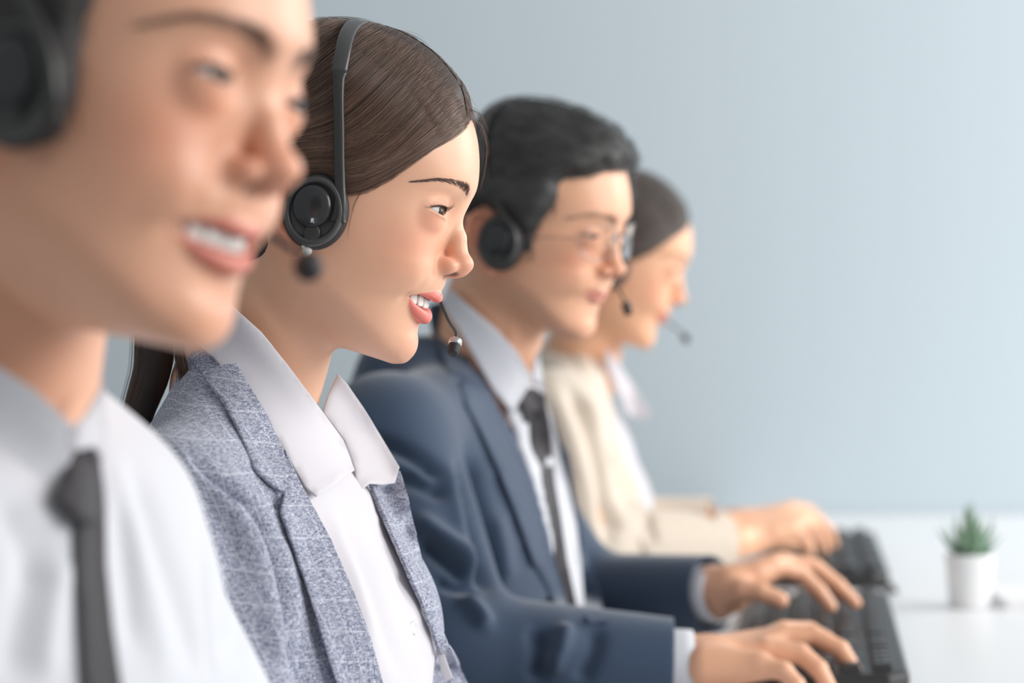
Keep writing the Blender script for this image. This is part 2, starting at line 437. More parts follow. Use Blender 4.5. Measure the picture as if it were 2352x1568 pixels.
def eye_material():
    m = mat('eyeball_surface', (0.8, 0.78, 0.76), 0.15); t, n, l, b = nt(m)
    tc = n.new('ShaderNodeTexCoord'); ln = n.new('ShaderNodeVectorMath'); ln.operation = 'NORMALIZE'
    se = n.new('ShaderNodeSeparateXYZ'); cr = n.new('ShaderNodeValToRGB')
    l.new(tc.outputs['Object'], ln.inputs[0]); l.new(ln.outputs[0], se.inputs[0]); l.new(se.outputs[0], cr.inputs[0])
    r = cr.color_ramp; r.elements[0].position = 0.0; r.elements[0].color = (0.72, 0.62, 0.58, 1)
    e = r.elements[1]; e.position = 0.845; e.color = (0.50, 0.48, 0.47, 1)
    for p_, c_ in ((0.868, (0.045, 0.03, 0.02, 1)), (0.90, (0.09, 0.055, 0.032, 1)), (0.972, (0.045, 0.028, 0.018, 1)), (0.983, (0.004, 0.004, 0.004, 1))):
        k = r.elements.new(p_); k.color = c_
    l.new(cr.outputs[0], b.inputs['Base Color'])
    b.inputs['Specular IOR Level'].default_value = 0.15
    b.inputs['Coat Weight'].default_value = 0.12; b.inputs['Coat Roughness'].default_value = 0.05
    return m
EYE_M = eye_material()
def add_eyes(H, parent, gaze=(0, 0)):
    for side in (-1, 1):
        bm = bmesh.new(); bmesh.ops.create_uvsphere(bm, u_segments=40, v_segments=28, radius=1)
        for v in bm.verts:
            n = v.co.normalized(); v.co = n*(12.0+0.9*math.exp(-((1-n.x)/0.09)**2))
        me = bpy.data.meshes.new('eyeball'); bm.to_mesh(me); bm.free()
        for p_ in me.polygons: p_.use_smooth = True
        E = H.w((H.q['eye'][0], side*H.q['eye'][1], H.q['eye'][2]))[0]
        o = bpy.data.objects.new('eyeball', me); COL.objects.link(o); me.materials.append(EYE_M)
        g = Matrix.Rotation(math.radians(gaze[0]), 3, 'Z') @ Matrix.Rotation(math.radians(gaze[1]), 3, 'Y')
        Rm = Matrix(H.R.T.tolist()) @ g
        M = Matrix.Translation(E) @ Rm.to_4x4() @ Matrix.Scale(H.S, 4)
        o.parent = parent; o.matrix_parent_inverse = wmat(parent).inverted(); o.matrix_basis = M
def tube_np(pts, rad, n=6, cap=True):
    """tube along a polyline; rad scalar or per point"""
    pts = np.asarray(pts, float); rad = np.broadcast_to(np.asarray(rad, float), (len(pts),))
    T = np.gradient(pts, axis=0); T /= np.maximum(np.linalg.norm(T, axis=1), 1e-12)[:, None]
    u = np.cross(T[0], [0, 0, 1.0]);
    if np.linalg.norm(u) < 0.05: u = np.cross(T[0], [0, 1.0, 0])
    V = []
    for i in range(len(pts)):
        u = u-T[i]*(u@T[i]); u /= np.linalg.norm(u); v = np.cross(T[i], u)
        a = np.arange(n)*2*math.pi/n
        V.append(pts[i]+rad[i]*(np.cos(a)[:, None]*u+np.sin(a)[:, None]*v))
    V = np.concatenate(V); F = []
    for i in range(len(pts)-1):
        for j in range(n):
            F.append((i*n+j, i*n+(j+1) % n, (i+1)*n+(j+1) % n, (i+1)*n+j))
    if cap:
        V = np.concatenate([V, pts[:1], pts[-1:]]); a, b = len(V)-2, len(V)-1
        for j in range(n):
            F.append((a, (j+1) % n, j, j)); F.append((b, (len(pts)-1)*n+j, (len(pts)-1)*n+(j+1) % n, (len(pts)-1)*n+(j+1) % n))
    return V, np.array(F)
def tris_fix(F):
    return F
class Pile:
    """collects verts and faces (lists) into one mesh"""
    def __init__(s): s.V = []; s.F = []; s.n = 0
    def add(s, V, F):
        V = np.asarray(V, float)
        for f in F:
            g = []
            for i in f:
                if i not in g: g.append(int(i))
            if len(g) > 2: s.F.append([i+s.n for i in g])
        s.V.append(V); s.n += len(V)
    def build(s, name, m, parent=None, smooth=True):
        me = bpy.data.meshes.new(name)
        me.from_pydata(np.concatenate(s.V).tolist(), [], s.F); me.update()
        for p_ in me.polygons: p_.use_smooth = smooth
        return link(name, me, m, parent)
def bez(a, b, c, n):
    t = np.linspace(0, 1, n)[:, None]
    return (1-t)**2*np.asarray(a)+2*t*(1-t)*np.asarray(b)+t*t*np.asarray(c)
BROW = [(91, 11, 28.5), (89, 18, 31.5), (83, 30, 33.5), (76, 42, 33.5), (66, 54, 29)]
HAIR_DARK = mat('eyebrow_hair', (0.10, 0.07, 0.065), 0.6)
LASH = mat('eyelash_hair', (0.012, 0.009, 0.008), 0.6)
def add_lashes(H, parent, length=8.0):
    R = random.Random(3)
    for side in (-1, 1):
        pl = Pile()
        for i in range(40):
            az = -30+i*(90/39.0)+R.uniform(-.8, .8)
            eu, el_ = lid_lines(np.array([az]), H.q)
            ln = length*(0.30+0.70*math.exp(-((az+4)/24)**2))*R.uniform(.75, 1.1)
            a = lid_point(H, az, eu[0]+0.5, 12.9, side)
            sp = (az-9)*0.25+R.uniform(-6, 6)
            b = lid_point(H, az+sp*0.3, eu[0]-5, 12.9+ln*0.55, side); c = lid_point(H, az+sp*0.6, eu[0]+5+R.uniform(-5, 6), 12.9+ln, side)
            pl.add(*tube_np(H.w(bez(a, b, c, 6)), np.linspace(0.13, 0.02, 6)*H.S, 4))
            if i % 3 == 0:
                a = lid_point(H, az, el_[0]-0.5, 12.7, side); b = lid_point(H, az, el_[0]-8, 14.3, side); c = lid_point(H, az+sp*.5, el_[0]-14, 16.0, side)
                pl.add(*tube_np(H.w(bez(a, b, c, 4)), np.linspace(0.09, 0.02, 4)*H.S, 3))
        pl.build('eyelashes', LASH, parent)
def add_brows(H, parent, bvh, n=420, col=None, path=None, thick=5.2, seed=1):
    """short hairs rooted on the skin along the brow"""
    R = random.Random(seed)
    pth = path or BROW or [(91, 11, 28.5), (89, 18, 31.5), (83, 30, 33.5), (76, 42, 33.5), (66, 54, 29)]
    pth = np.array(pth, float); tt = np.linspace(0, 1, len(pth))
    for side in (-1, 1):
        pl = Pile()
        for i in range(n):
            t = R.random()**0.9; th = thick*(0.85 if t < .15 else 1.0)*(1-t**1.6*0.8)
            o = R.uniform(-.5, .5)*th
            c = np.array([np.interp(t, tt, pth[:, k]) for k in range(3)]); c[2] += o; c[1] *= side
            d = np.array([-0.5*t-0.1, side*(0.4+0.75*t), 0.9-1.25*t-0.5*(o/thick)])
            d /= np.linalg.norm(d)
            ln = R.uniform(4.0, 6.5)*(1-.35*t)
            pts = []
            for k in range(4):
                q_ = c+d*ln*k/3.0
                src = H.w(q_+np.array([26, side*10, 0]))[0]; dr = H.w(q_)[0]-src; dr /= np.linalg.norm(dr)
                hit = bvh.ray_cast(Vector(src), Vector(dr))
                if hit[0] is None: break
                pts.append(np.array(hit[0])-dr*H.S*(0.15+0.25*k/3))
            if len(pts) == 4: pl.add(*tube_np(pts, np.linspace(0.11, 0.03, 4)*H.S, 3))
        if pl.n: pl.build('eyebrow', col or HAIR_DARK, parent)
TEETH = mat('tooth_enamel', (0.86, 0.83, 0.78), 0.18); TEETH.node_tree.nodes['Principled BSDF'].inputs['Subsurface Weight'].default_value = 0.1
def add_teeth(H, parent, drop=0.0):
    pl = Pile()
    ws = [8.2, 6.6, 7.4, 6.8, 6.6, 8.5]; hs = [9.6, 8.6, 9.2, 8.0, 7.4, 7.0]
    y = 0.0
    for wd, ht in zip(ws, hs):
        yc = y+wd/2; y += wd*0.86 if yc > 12 else wd*0.97
        for side in (-1, 1):
            bm = bmesh.new(); bmesh.ops.create_cube(bm, size=2); bmesh.ops.subdivide_edges(bm, edges=bm.edges, cuts=5, use_grid_fill=True)
            ax_, az_ = arch(np.array([yc])); slope = -2*14.5*yc/784
            ang = math.atan(slope)
            for v in bm.verts:
                q = np.array(v.co); n6 = (np.abs(q)**4).sum()**0.25; q = q/n6*1.0
                lx, ly, lz = q[0]*2.4, q[1]*wd/2*(1+0.06*q[2]*-1), q[2]*ht/2
                lx += -0.35*lz*0.12
                X = 76.6+ax_[0]+lx*math.cos(ang)+ly*math.sin(ang)*1.0
                Y = side*(yc-lx*math.sin(ang)*1.0+ly*math.cos(ang))
                Z = -53.3+az_[0]*0.75+ht/2-drop+lz+ (0.5 if wd == 6.6 and yc < 15 else 0)
                v.co = (X, Y, Z)
            V = np.array([v.co[:] for v in bm.verts]); F = [[v.index for v in f.verts] for f in bm.faces]
            if side == 1: F = [f[::-1] for f in F]
            bm.free(); pl.add(H.w(V), F)
    return pl.build('teeth', TEETH, parent)
# ---------------------------------------------------------------- tools for clothes and hair
class Frame:
    """upright body frame: x forward, y to the person's left, z up (metres)"""
    def __init__(s, o, yaw):
        a = math.radians(yaw); s.o = np.asarray(o, float)
        s.R = np.array([[math.cos(a), -math.sin(a), 0], [math.sin(a), math.cos(a), 0], [0, 0, 1]])
    def l(s, p): return (p-s.o)@s.R.T
    def w(s, p): return s.o+np.asarray(p, float)@s.R
def inpoly(px, poly):
    x, y = px[:, 0], px[:, 1]; r = np.zeros(len(px), bool); n = len(poly)
    for i in range(n):
        x1, y1 = poly[i]; x2, y2 = poly[(i+1) % n]
        c = ((y1 > y) != (y2 > y))
        with np.errstate(divide='ignore', invalid='ignore'):
            r ^= c & (x < (x2-x1)*(y-y1)/(y2-y1 if y2 != y1 else 1e-9)+x1)
    return r
def dpoly(px, line, closed=False):
    """distance to a polyline and position along it (0..1)"""
    L = np.asarray(line, float); n = len(L) if closed else len(L)-1
    best = np.full(len(px), 1e9); tt = np.zeros(len(px))
    seg = np.linalg.norm(np.roll(L, -1, 0)-L, axis=1)[:n]; cum = np.concatenate([[0], np.cumsum(seg)])
    for i in range(n):
        a = L[i]; b = L[(i+1) % len(L)]; ab = b-a
        t = np.clip(((px-a)@ab)/max(ab@ab, 1e-12), 0, 1); d = np.linalg.norm(px-a-t[:, None]*ab, axis=1)
        k = d < best; best[k] = d[k]; tt[k] = (cum[i]+t[k]*seg[i])/cum[-1]
    return best, tt
def sculpt(V, N, folds):
    """folds: (polyline in picture coordinates, width px, amplitude m); only the surface facing the viewer moves"""
    pr = proj(V); vd = V-np.array([0, 0, CAMH]); vd /= np.linalg.norm(vd, axis=1)[:, None]
    fac = np.clip(-(N*vd).sum(1)*2.0, 0, 1)
    D = np.zeros(len(V))
    for line, wd, amp in folds:
        L = spline(line, 5)
        lo, hi = L.min(0)-4*wd, L.max(0)+4*wd
        k = ((pr > lo) & (pr < hi)).all(1)
        if not k.any(): continue
        d, t = dpoly(pr[k], L)
        D[k] += amp*np.exp(-0.5*(d/wd)**2)*np.clip(np.minimum(t, 1-t)*5+0.15, 0, 1)
    return V+N*(D*fac)[:, None]
CAMP = Vector((0, 0, CAMH))
def hitpx(bvh, px, py, fallback_d=None):
    r = Vector(((px-1176)/FPX, 1, -(py-784)/FPX)); h = bvh.ray_cast(CAMP, r.normalized())
    if h[0] is not None: return np.array(h[0]), np.array(h[1])
    return None, None
def drape(name, poly, bvh, off, thick, m, parent, res=9, lift=None, smooth=3, closed_spline=False, depth=None, d0=1.5):
    """cloth panel cut to the outline poly, laid on the surface bvh and given a thickness"""
    B = np.asarray(poly, float)
    if closed_spline: B = spline(B, 6, True)
    # resample the outline
    out = []
    for i in range(len(B)):
        a, b = B[i], B[(i+1) % len(B)]; n = max(1, int(np.linalg.norm(b-a)/res))
        for k in range(n): out.append(a+(b-a)*k/n)
    B = np.array(out)
    x = np.arange(B[:, 0].min(), B[:, 0].max(), res); y = np.arange(B[:, 1].min(), B[:, 1].max(), res)
    G = np.stack(np.meshgrid(x, y), -1).reshape(-1, 2); G[:, 0] += (np.round((G[:, 1]-y[0])/res).astype(int) % 2)*res*0.5
    G = G[inpoly(G, B)]; d, _ = dpoly(G, B, True); G = G[d > res*0.55]
    A = np.concatenate([B, G]); nb = len(B)
    r = delaunay_2d_cdt([Vector(p) for p in A], [(i, (i+1) % nb) for i in range(nb)], [], 1, 1e-5)
    Q = np.array([v[:] for v in r[0]]); F = [list(f) for f in r[2]]
    dep = np.full(len(Q), np.nan)
    for i, q in enumerate(Q):
        if depth is not None: dep[i] = depth(q[0], q[1]); continue
        h, n_ = hitpx(bvh, q[0], q[1])
        if h is not None: dep[i] = h[1]
    bad = np.isnan(dep)
    if bad.any():
        good = np.where(~bad)[0]
        if len(good) == 0:
            j = len(Q)//2; dep[j] = bvh.find_nearest(Vector(P(Q[j, 0], Q[j, 1], d0)))[0][1]; good = np.array([j]); bad[j] = False
        for i in np.where(bad)[0]:
            j = good[np.argmin(((Q[good]-Q[i])**2).sum(1))]; dep[i] = dep[j]
    E = set()
    for f in F:
        for i in range(3): E.add((min(f[i], f[(i+1) % 3]), max(f[i], f[(i+1) % 3])))
    E = np.array(list(E))
    for _ in range(smooth):
        s_ = np.bincount(E[:, 0], dep[E[:, 1]], len(dep))+np.bincount(E[:, 1], dep[E[:, 0]], len(dep))
        c = np.bincount(E[:, 0], minlength=len(dep))+np.bincount(E[:, 1], minlength=len(dep))
        dep = 0.5*dep+0.5*s_/np.maximum(c, 1)
    W = np.stack([(Q[:, 0]-1176)/FPX*dep, dep, CAMH-(Q[:, 1]-784)/FPX*dep], 1)
    Ft = np.array(F)
    N = vnormals(W, Ft)
    vd = W-np.array([0, 0, CAMH]); s_ = ((N*vd).sum(1)).mean()
    if s_ > 0: Ft = Ft[:, ::-1]; N = -N
    ray = -vd/np.linalg.norm(vd, axis=1)[:, None]
    o = off*np.ones(len(W))
    if lift is not None: o = o+lift(Q)
    W = W+ray*o[:, None]
    be = np.zeros(len(W)); 
    # outline edges = edges used once
    cnt = {}
    for f in Ft:
        for i in range(3):
            k = (f[i], f[(i+1) % 3]); cnt[k] = cnt.get(k, 0)+1
    rim = [k for k in cnt if (k[1], k[0]) not in cnt]
    n0 = len(W)
    Vb = W-N*thick
    Fl = [list(map(int, f)) for f in Ft]+[[int(f[2])+n0, int(f[1])+n0, int(f[0])+n0] for f in Ft]
    Fl += [[int(b), int(a), int(a)+n0, int(b)+n0] for a, b in rim]
    me = bpy.data.meshes.new(name); me.from_pydata(np.concatenate([W, Vb]).tolist(), [], Fl); me.update()
    for p_ in me.polygons: p_.use_smooth = True
    ob = link(name, me, m, parent)
    for e in me.edges:
        pass
    md = ob.modifiers.new('edge', 'BEVEL'); md.width = min(thick*0.35, 0.0012); md.segments = 2; md.limit_method = 'ANGLE'; md.angle_limit = math.radians(50)
    return ob
def ribbon(name, rows, thick, m, parent):
    """sheet through a grid of 3D rows, with thickness"""
    G = np.array(rows, float); a, b = G.shape[:2]; V = G.reshape(-1, 3)
    F = [(i*b+j, i*b+j+1, (i+1)*b+j+1, (i+1)*b+j) for i in range(a-1) for j in range(b-1)]
    N = vnormals(V, np.array(F)); n0 = len(V)
    V2 = np.concatenate([V+N*thick/2, V-N*thick/2]); Fl = [list(f) for f in F]+[[q+n0 for q in f[::-1]] for f in F]
    rim = [k*b for k in range(a)]
    loop = list(range(b))+[i*b+b-1 for i in range(1, a)]+[(a-1)*b+j for j in range(b-2, -1, -1)]+[i*b for i in range(a-2, 0, -1)]
    for i in range(len(loop)):
        p_, q_ = loop[i], loop[(i+1) % len(loop)]; Fl.append([q_, p_, p_+n0, q_+n0])
    me = bpy.data.meshes.new(name); me.from_pydata(V2.tolist(), [], Fl); me.update()
    for p_ in me.polygons: p_.use_smooth = True
    return link(name, me, m, parent)
def cloth_mat(name, col, rough=0.85, weave=2600, bump=0.3, sheen=0.15):
    m = mat(name, col, rough); t, n, l, b = nt(m)
    b.inputs['Specular IOR Level'].default_value = 0.25
    b.inputs['Sheen Weight'].default_value = sheen
    noise_bump(m, weave, bump, 0.0004)
    return m
def strands(name, curves, rad, m, parent, inv=None):
    """many fine hairs as one hair-curves object; curves = list of (n,3) arrays"""
    cu = bpy.data.hair_curves.new(name)
    cu.add_curves([len(c) for c in curves])
    pos = np.concatenate(curves).astype(np.float32)
    cu.position_data.foreach_set('vector', pos.ravel()) if hasattr(cu, 'position_data') else cu.points.foreach_set('position', pos.ravel())
    r = cu.attributes.get('radius') or cu.attributes.new('radius', 'FLOAT', 'POINT')
    rr = np.concatenate([rad*np.clip(np.minimum(np.linspace(0.6, 3, len(c)), np.linspace(4, 0.25, len(c))), 0, 1) for c in curves]).astype(np.float32)
    r.data.foreach_set('value', rr)
    cu.materials.append(m)
    o = bpy.data.objects.new(name, cu); COL.objects.link(o)
    if parent is not None:
        o.parent = parent; o.matrix_parent_inverse = wmat(parent).inverted()
    return o
def hair_mat(name, dark, light, rough=0.38, spec=0.5):
    m = mat(name, dark, rough); t, n, l, b = nt(m)
    hi = n.new('ShaderNodeHairInfo'); cr = n.new('ShaderNodeValToRGB')
    r = cr.color_ramp; r.elements[0].color = (*dark, 1); r.elements[1].color = (*light, 1)
    e = r.elements.new(0.7); e.color = (*(0.65*np.array(dark)+0.35*np.array(light)), 1)
    l.new(hi.outputs['Random'], cr.inputs[0]); l.new(cr.outputs[0], b.inputs['Base Color'])
    b.inputs['Specular IOR Level'].default_value = spec
    return m

# ---------------------------------------------------------------- headsets
PLASTIC = mat('headset_plastic', (0.035, 0.035, 0.035), 0.38); noise_bump(PLASTIC, 3000, 0.08, 0.0002)
PLASTIC_GREY = mat('headset_grey_plastic', (0.06, 0.061, 0.061), 0.3)
CAPM = mat('headset_cap', (0.03, 0.031, 0.033), 0.2)
FOAM = mat('headset_cushion', (0.018, 0.017, 0.018), 0.6); noise_bump(FOAM, 900, 0.3, 0.0004)
CHROME = mat('headset_silver', (0.6, 0.6, 0.6), 0.25, Metallic=0.9)
WHITE_INK = mat('white_ink', (0.85, 0.85, 0.85), 0.5)
def lathe_pile(prof, n=48, sx=1.0, sz=1.0):
    """revolve (radius, depth) around the y axis, outwards = -y"""
    V = []; F = []
    for r, d in prof:
        for k in range(n):
            a = 2*math.pi*k/n; V.append((r*math.cos(a)*sx, -d, r*math.sin(a)*sz))
    for i in range(len(prof)-1):
        for k in range(n): F.append((i*n+k, (i+1)*n+k, (i+1)*n+(k+1) % n, i*n+(k+1) % n))
    return np.array(V), F
def headset(H, label, cup, cupr, band, far_cup=None, boom=None, mic_r=3.2, cupy=-80.0, letter=False, tilt=(0, 0), grp=None, collar=None):
    """all in millimetres of the wearer's head frame; cup = (x, z) of the ear cup, band = (x, y, z) path of the head band up to its top"""
    root = empty('headset', H.w((cup[0], 0, cup[1]))[0]); tag(root, label, 'headset')
    if grp: root['group'] = grp
    cx, cz = cup; rx, rz = cupr
    tz, tx = math.radians(tilt[0]), math.radians(tilt[1])
    Rz = np.array([[math.cos(tz), -math.sin(tz), 0], [math.sin(tz), math.cos(tz), 0], [0, 0, 1]])
    Rx = np.array([[1, 0, 0], [0, math.cos(tx), -math.sin(tx)], [0, math.sin(tx), math.cos(tx)]])
    for side in (-1, 1):
        C = np.array([cx, cupy*-side if side > 0 else cupy, cz])
        def put(V):
            V = np.asarray(V, float)@Rz.T@Rx.T
            V = V+np.array([cx, cupy, cz])
            if side > 0: V = V*np.array([1, -1, 1])
            return H.w(V)
        def mk(name, prof, m, par, sx=rx, sz=rz, off=(0, 0)):
            V, F = lathe_pile(prof, 56, sx, sz); V = V+np.array([off[0], 0, off[1]])
            if side > 0: F = [f[::-1] for f in F]
            pl = Pile(); pl.add(put(V), F); return pl.build(name, m, par)
        cush = mk('ear_cushion', [(0.5, -9), (0.80, -10.5), (0.97, -8.5), (1.03, -4.5), (1.02, -0.5), (0.96, 2.2), (0.86, 3.0), (0, 3.0)], FOAM, root)
        cupo = mk('ear_cup', [(0.94, -1), (0.955, 2.2), (0.93, 4.2), (0.88, 5.6), (0.82, 6.2), (0.77, 5.6), (0.74, 3.8), (0.70, 3.1), (0, 3.1)], PLASTIC_GREY, root)
        mk('speaker_cap', [(0.600, 3.0), (0.600, 5.6), (0.57, 6.8), (0.48, 7.8), (0.32, 8.7), (0.15, 9.1), (0, 9.2)], CAPM, cupo, rx, rz*0.95, (-1.2, rz*0.12))
        mk('button', [(0.26, 3.0), (0.26, 5.2), (0.22, 5.7), (0, 5.8)], PLASTIC, cupo, rx, rz, (1.5, -rz*0.60))
        if letter and side < 0:
            cu = bpy.data.curves.new('letter', 'FONT'); cu.body = 'R'; cu.size = 4.0*0.001; cu.extrude = 0.00008; cu.align_x = 'CENTER'; cu.align_y = 'CENTER'
            cu.offset = 0.00012
            tmp = bpy.data.objects.new('letter_text', cu); COL.objects.link(tmp); bpy.context.view_layer.update()
            me = bpy.data.meshes.new_from_object(tmp.evaluated_get(bpy.context.evaluated_depsgraph_get())); bpy.data.objects.remove(tmp)
            o = bpy.data.objects.new('letter', me); COL.objects.link(o); me.materials.clear(); me.materials.append(WHITE_INK)
            n_ = -H.L; px_ = np.array([1.2, -9.3, -rz*0.33+rz*0.04])
            pos = put(np.array([[1.4, -8.45, -rz*0.26]]))[0]
            M = Matrix((( H.F[0], H.U[0], n_[0], pos[0]), (H.F[1], H.U[1], n_[1], pos[1]), (H.F[2], H.U[2], n_[2], pos[2]), (0, 0, 0, 1)))
            o.parent = cupo; o.matrix_parent_inverse = wmat(cupo).inverted(); o.matrix_basis = M
    # head band: flat strip following the path on both sides
    bp = spline(band, 10); n = len(bp)
    full = np.concatenate([bp, (bp*np.array([1, -1, 1]))[::-1][1:]])
    T = np.gradient(full, axis=0); T /= np.linalg.norm(T, axis=1)[:, None]
    m_ = len(full); V = []; s_ = np.linspace(-1, 1, m_)
    wd = np.interp(np.abs(s_), [0, 0.42, 0.425, 0.5, 0.80, 0.93, 1.0], [11.5, 10.0, 7.6, 7.0, 7.0, 8.5, 12.0]); th = np.interp(np.abs(s_), [0, 0.42, 0.425, 1.0], [3.6, 5.0, 4.4, 5.2])
    for i in range(m_):
        w_ = np.array([1.0, 0, 0])-T[i]*T[i][0]; w_ /= np.linalg.norm(w_); nn = np.cross(T[i], w_)
        for k in range(12):
            a = 2*math.pi*k/12; c, s0 = math.cos(a), math.sin(a)
            V.append(full[i]+w_*wd[i]/2*np.sign(c)*abs(c)**0.55+nn*th[i]/2*np.sign(s0)*abs(s0)**0.55)
    def strip(i0, i1):
        F = []
        for i in range(i0, i1):
            for k in range(12): F.append((i*12+k, i*12+(k+1) % 12, (i+1)*12+(k+1) % 12, (i+1)*12+k))
        F.append([i0*12+k for k in range(12)][::-1]); F.append([i1*12+k for k in range(12)])
        return F
    a_ = int(np.argmax(np.abs(s_) < 0.42)); b_ = m_-1-a_
    V = np.array(V)
    for nm, i0, i1, mm in (('headband', a_, b_, PLASTIC_GREY), ('arm', 0, a_, PLASTIC), ('arm', b_, m_-1, PLASTIC)):
        pl = Pile(); pl.add(H.w(V), strip(i0, i1)); ob = pl.build(nm, mm, root)
    if boom is not None:
        b_ = spline(boom, 8); pl = Pile()
        Vt, Ft = tube_np(H.w(b_), np.linspace(1.6, 1.1, len(b_))*H.S, 8); pl.add(Vt, Ft); bo = pl.build('microphone_boom', PLASTIC, root)
        e = b_[-1]; d = b_[-1]-b_[-4]; d /= np.linalg.norm(d)
        d = np.array(d); prof = [(-3.0, 0.6), (-2.6, 0.8), (-1, 1), (2.5, 1.05), (3.4, 0.95), (6.0, 0.95), (7.0, 0.75), (7.3, 0.01)]
        pl = Pile(); pl.add(*tube_np(H.w(np.array([e+d*q_[0]*mic_r/3.2 for q_ in prof])), np.array([q_[1] for q_ in prof])*mic_r*H.S, 20)); pl.build('microphone', FOAM, root)
        pl = Pile(); pl.add(*tube_np(H.w(np.array([e+d*q_*mic_r/3.2 for q_ in (-2.2, -1.8, 0.9, 1.3)])), np.array([1.0, 1.1, 1.14, 1.02])*mic_r*H.S, 20)); pl.build('microphone_collar', collar or PLASTIC, bo)
    return root
# ---------------------------------------------------------------- hair caps and strands
def right_px(H, l):
    """picture position of a head-frame point mirrored to the person's right side"""
    m = l.copy(); m[:, 1] = -np.abs(m[:, 1]); return proj(H.w(m))
def cap_field(H, poly, thick, taper, extra=None):
    """hair volume over the skull: inside poly (picture outline on the right side, used mirrored on the left)"""
    poly = np.array(poly, float)
    def f(p):
        l = H.l(p)
        sk = smin(ell(l, (4, 0, 38), (92, 70.5*H.q['W'], 87)), face_lite(l, H.q), 8)
        px = right_px(H, l); d, _ = dpoly(px, poly, True); ins = inpoly(px, poly)
        sd = np.where(ins, d, -d)
        t = thick(l)*sstep(-2, taper, sd)-2.5*(1-sstep(-6, 4, sd))
        return (sk-t)*H.S
    return f
def face_lite(l, q):
    x, y, z = l.T; ay = np.abs(y)
    M = MID(z); W = WID(z)*q['W']; dx = x-6.0
    a = np.maximum(np.where(dx > 0, M-6.0, 6.0-BAK(z)), 5)
    g = (np.abs(dx/a)**2.15+np.abs(ay/W)**2.15)**(1/2.15); rr = np.sqrt(dx*dx+ay*ay)
    f = rr*(1-1/np.maximum(g, 1e-3)); f = np.where(g < 0.2, -30, f)
    return smax(f, z-100, 12)
def comb(H, bvh, guides, n, npts, jit, lift, seed=0, both=True, lock=0, center=(0, 0, 35)):
    """strands that follow picture-space guide lines over the surface bvh"""
    R = np.random.default_rng(seed); G = [spline(g, 6) for g in guides]
    tt = np.linspace(0, 1, npts); GG = []
    for g in G:
        g = np.concatenate([[g[0]+(g[0]-g[3])/np.linalg.norm(g[0]-g[3])*16], g])
        s_ = np.concatenate([[0], np.cumsum(np.linalg.norm(np.diff(g, axis=0), axis=1))]); s_ /= s_[-1]
        GG.append(np.stack([np.interp(tt, s_, g[:, 0]), np.interp(tt, s_, g[:, 1])], 1))
    GG = np.array(GG); C = Vector(H.w(center)[0]); out = []
    nl = lock or 1; locks = R.uniform(0, len(GG)-1, nl); lh = R.uniform(0, 1, nl); lj = R.normal(0, 1, (nl, 2))
    for i in range(n):
        if lock:
            k = R.integers(nl); s_ = np.clip(locks[k]+R.normal(0, 0.07), 0, len(GG)-1.001); hh = lh[k]
        else:
            s_ = R.uniform(0, len(GG)-1.001); hh = R.uniform()
        a = int(s_); q = GG[a]*(1-s_+a)+GG[a+1]*(s_-a)
        t0, t1 = sorted(R.uniform(0, 1, 2)*np.array([0.35, 1]) + np.array([0, 0.0])); t1 = max(t1, min(1, t0+0.45)) if R.random() < .7 else 1.0
        if lock: t0 *= 0.3
        if R.random() < 0.55: t0 = 0.0
        u = np.linspace(t0, t1, npts)
        q = np.stack([np.interp(u, tt, q[:, 0]), np.interp(u, tt, q[:, 1])], 1)
        w1, w2, ph = R.normal(0, jit), R.normal(0, jit), R.uniform(0, 6.28)
        nrm = np.gradient(q, axis=0)[:, ::-1]*np.array([1, -1]); nrm /= np.maximum(np.linalg.norm(nrm, axis=1), 1e-6)[:, None]
        q = q+nrm*(w1*np.linspace(0.3, 1, npts)+w2*0.6*np.sin(ph+3*u))[:, None]
        if np.isnan(q).any(): continue
        side = 1 if (both and R.random() < 0.35) else -1
        pts = []
        for (x, y) in q:
            h, nn = hitpx(bvh, x, y)
            if h is None:
                r = np.array([(x-1176)/FPX, 1, -(y-784)/FPX]); dd = r*H.O[1]/1.0+np.array([0, 0, CAMH])
                z = bvh.find_nearest(Vector(dd)); h, nn = np.array(z[0]), np.array(z[1])
            pts.append((h, nn))
        L = (0.3+lift*(0.3+0.7*hh)*np.sin(np.linspace(0.25, 2.9, npts)))*H.S
        pts = np.array([h+nn*L[j] for j, (h, nn) in enumerate(pts)])
        sg = np.linalg.norm(np.diff(pts, axis=0), axis=1)
        if sg[1:].max() > 3.0*np.median(sg)+1e-4: continue
        if side > 0:
            l = H.l(pts); l[:, 1] = -l[:, 1]; pts = H.w(l)
        out.append(pts)
    return out
# ================================================================ the woman in the grey blazer
t_start = time.time()
H2 = Head(757, 490, 1.47, 8, 10)
SK2 = skin_mat('skin_fair')
w2 = empty('person', P(640, 1900, 1.47)); tag(w2, 'person in grey melange blazer over white blouse, brown hair tied back, smiling in profile', 'person')
A2, B2 = P(655, 620, 1.475), P(560, 900, 1.50)
F2 = Frame(P(572, 1250, 1.49), 8)
TZ = [0.16, 0.115, 0.09, 0.07, 0.04, 0.0, -0.05, -0.12, -0.2, -0.3, -0.46]
T2A = tab(TZ, [0.02, 0.032, 0.046, 0.060, 0.080, 0.094, 0.104, 0.106, 0.100, 0.105, 0.12])
T2B = tab(TZ, [0.03, 0.05, 0.075, 0.105, 0.145, 0.160, 0.158, 0.148, 0.140, 0.150, 0.17])
T2X = tab(TZ, [-0.012, -0.010, -0.010, -0.008, -0.003, 0.0, 0.012, 0.020, 0.022, 0.02, 0.02])
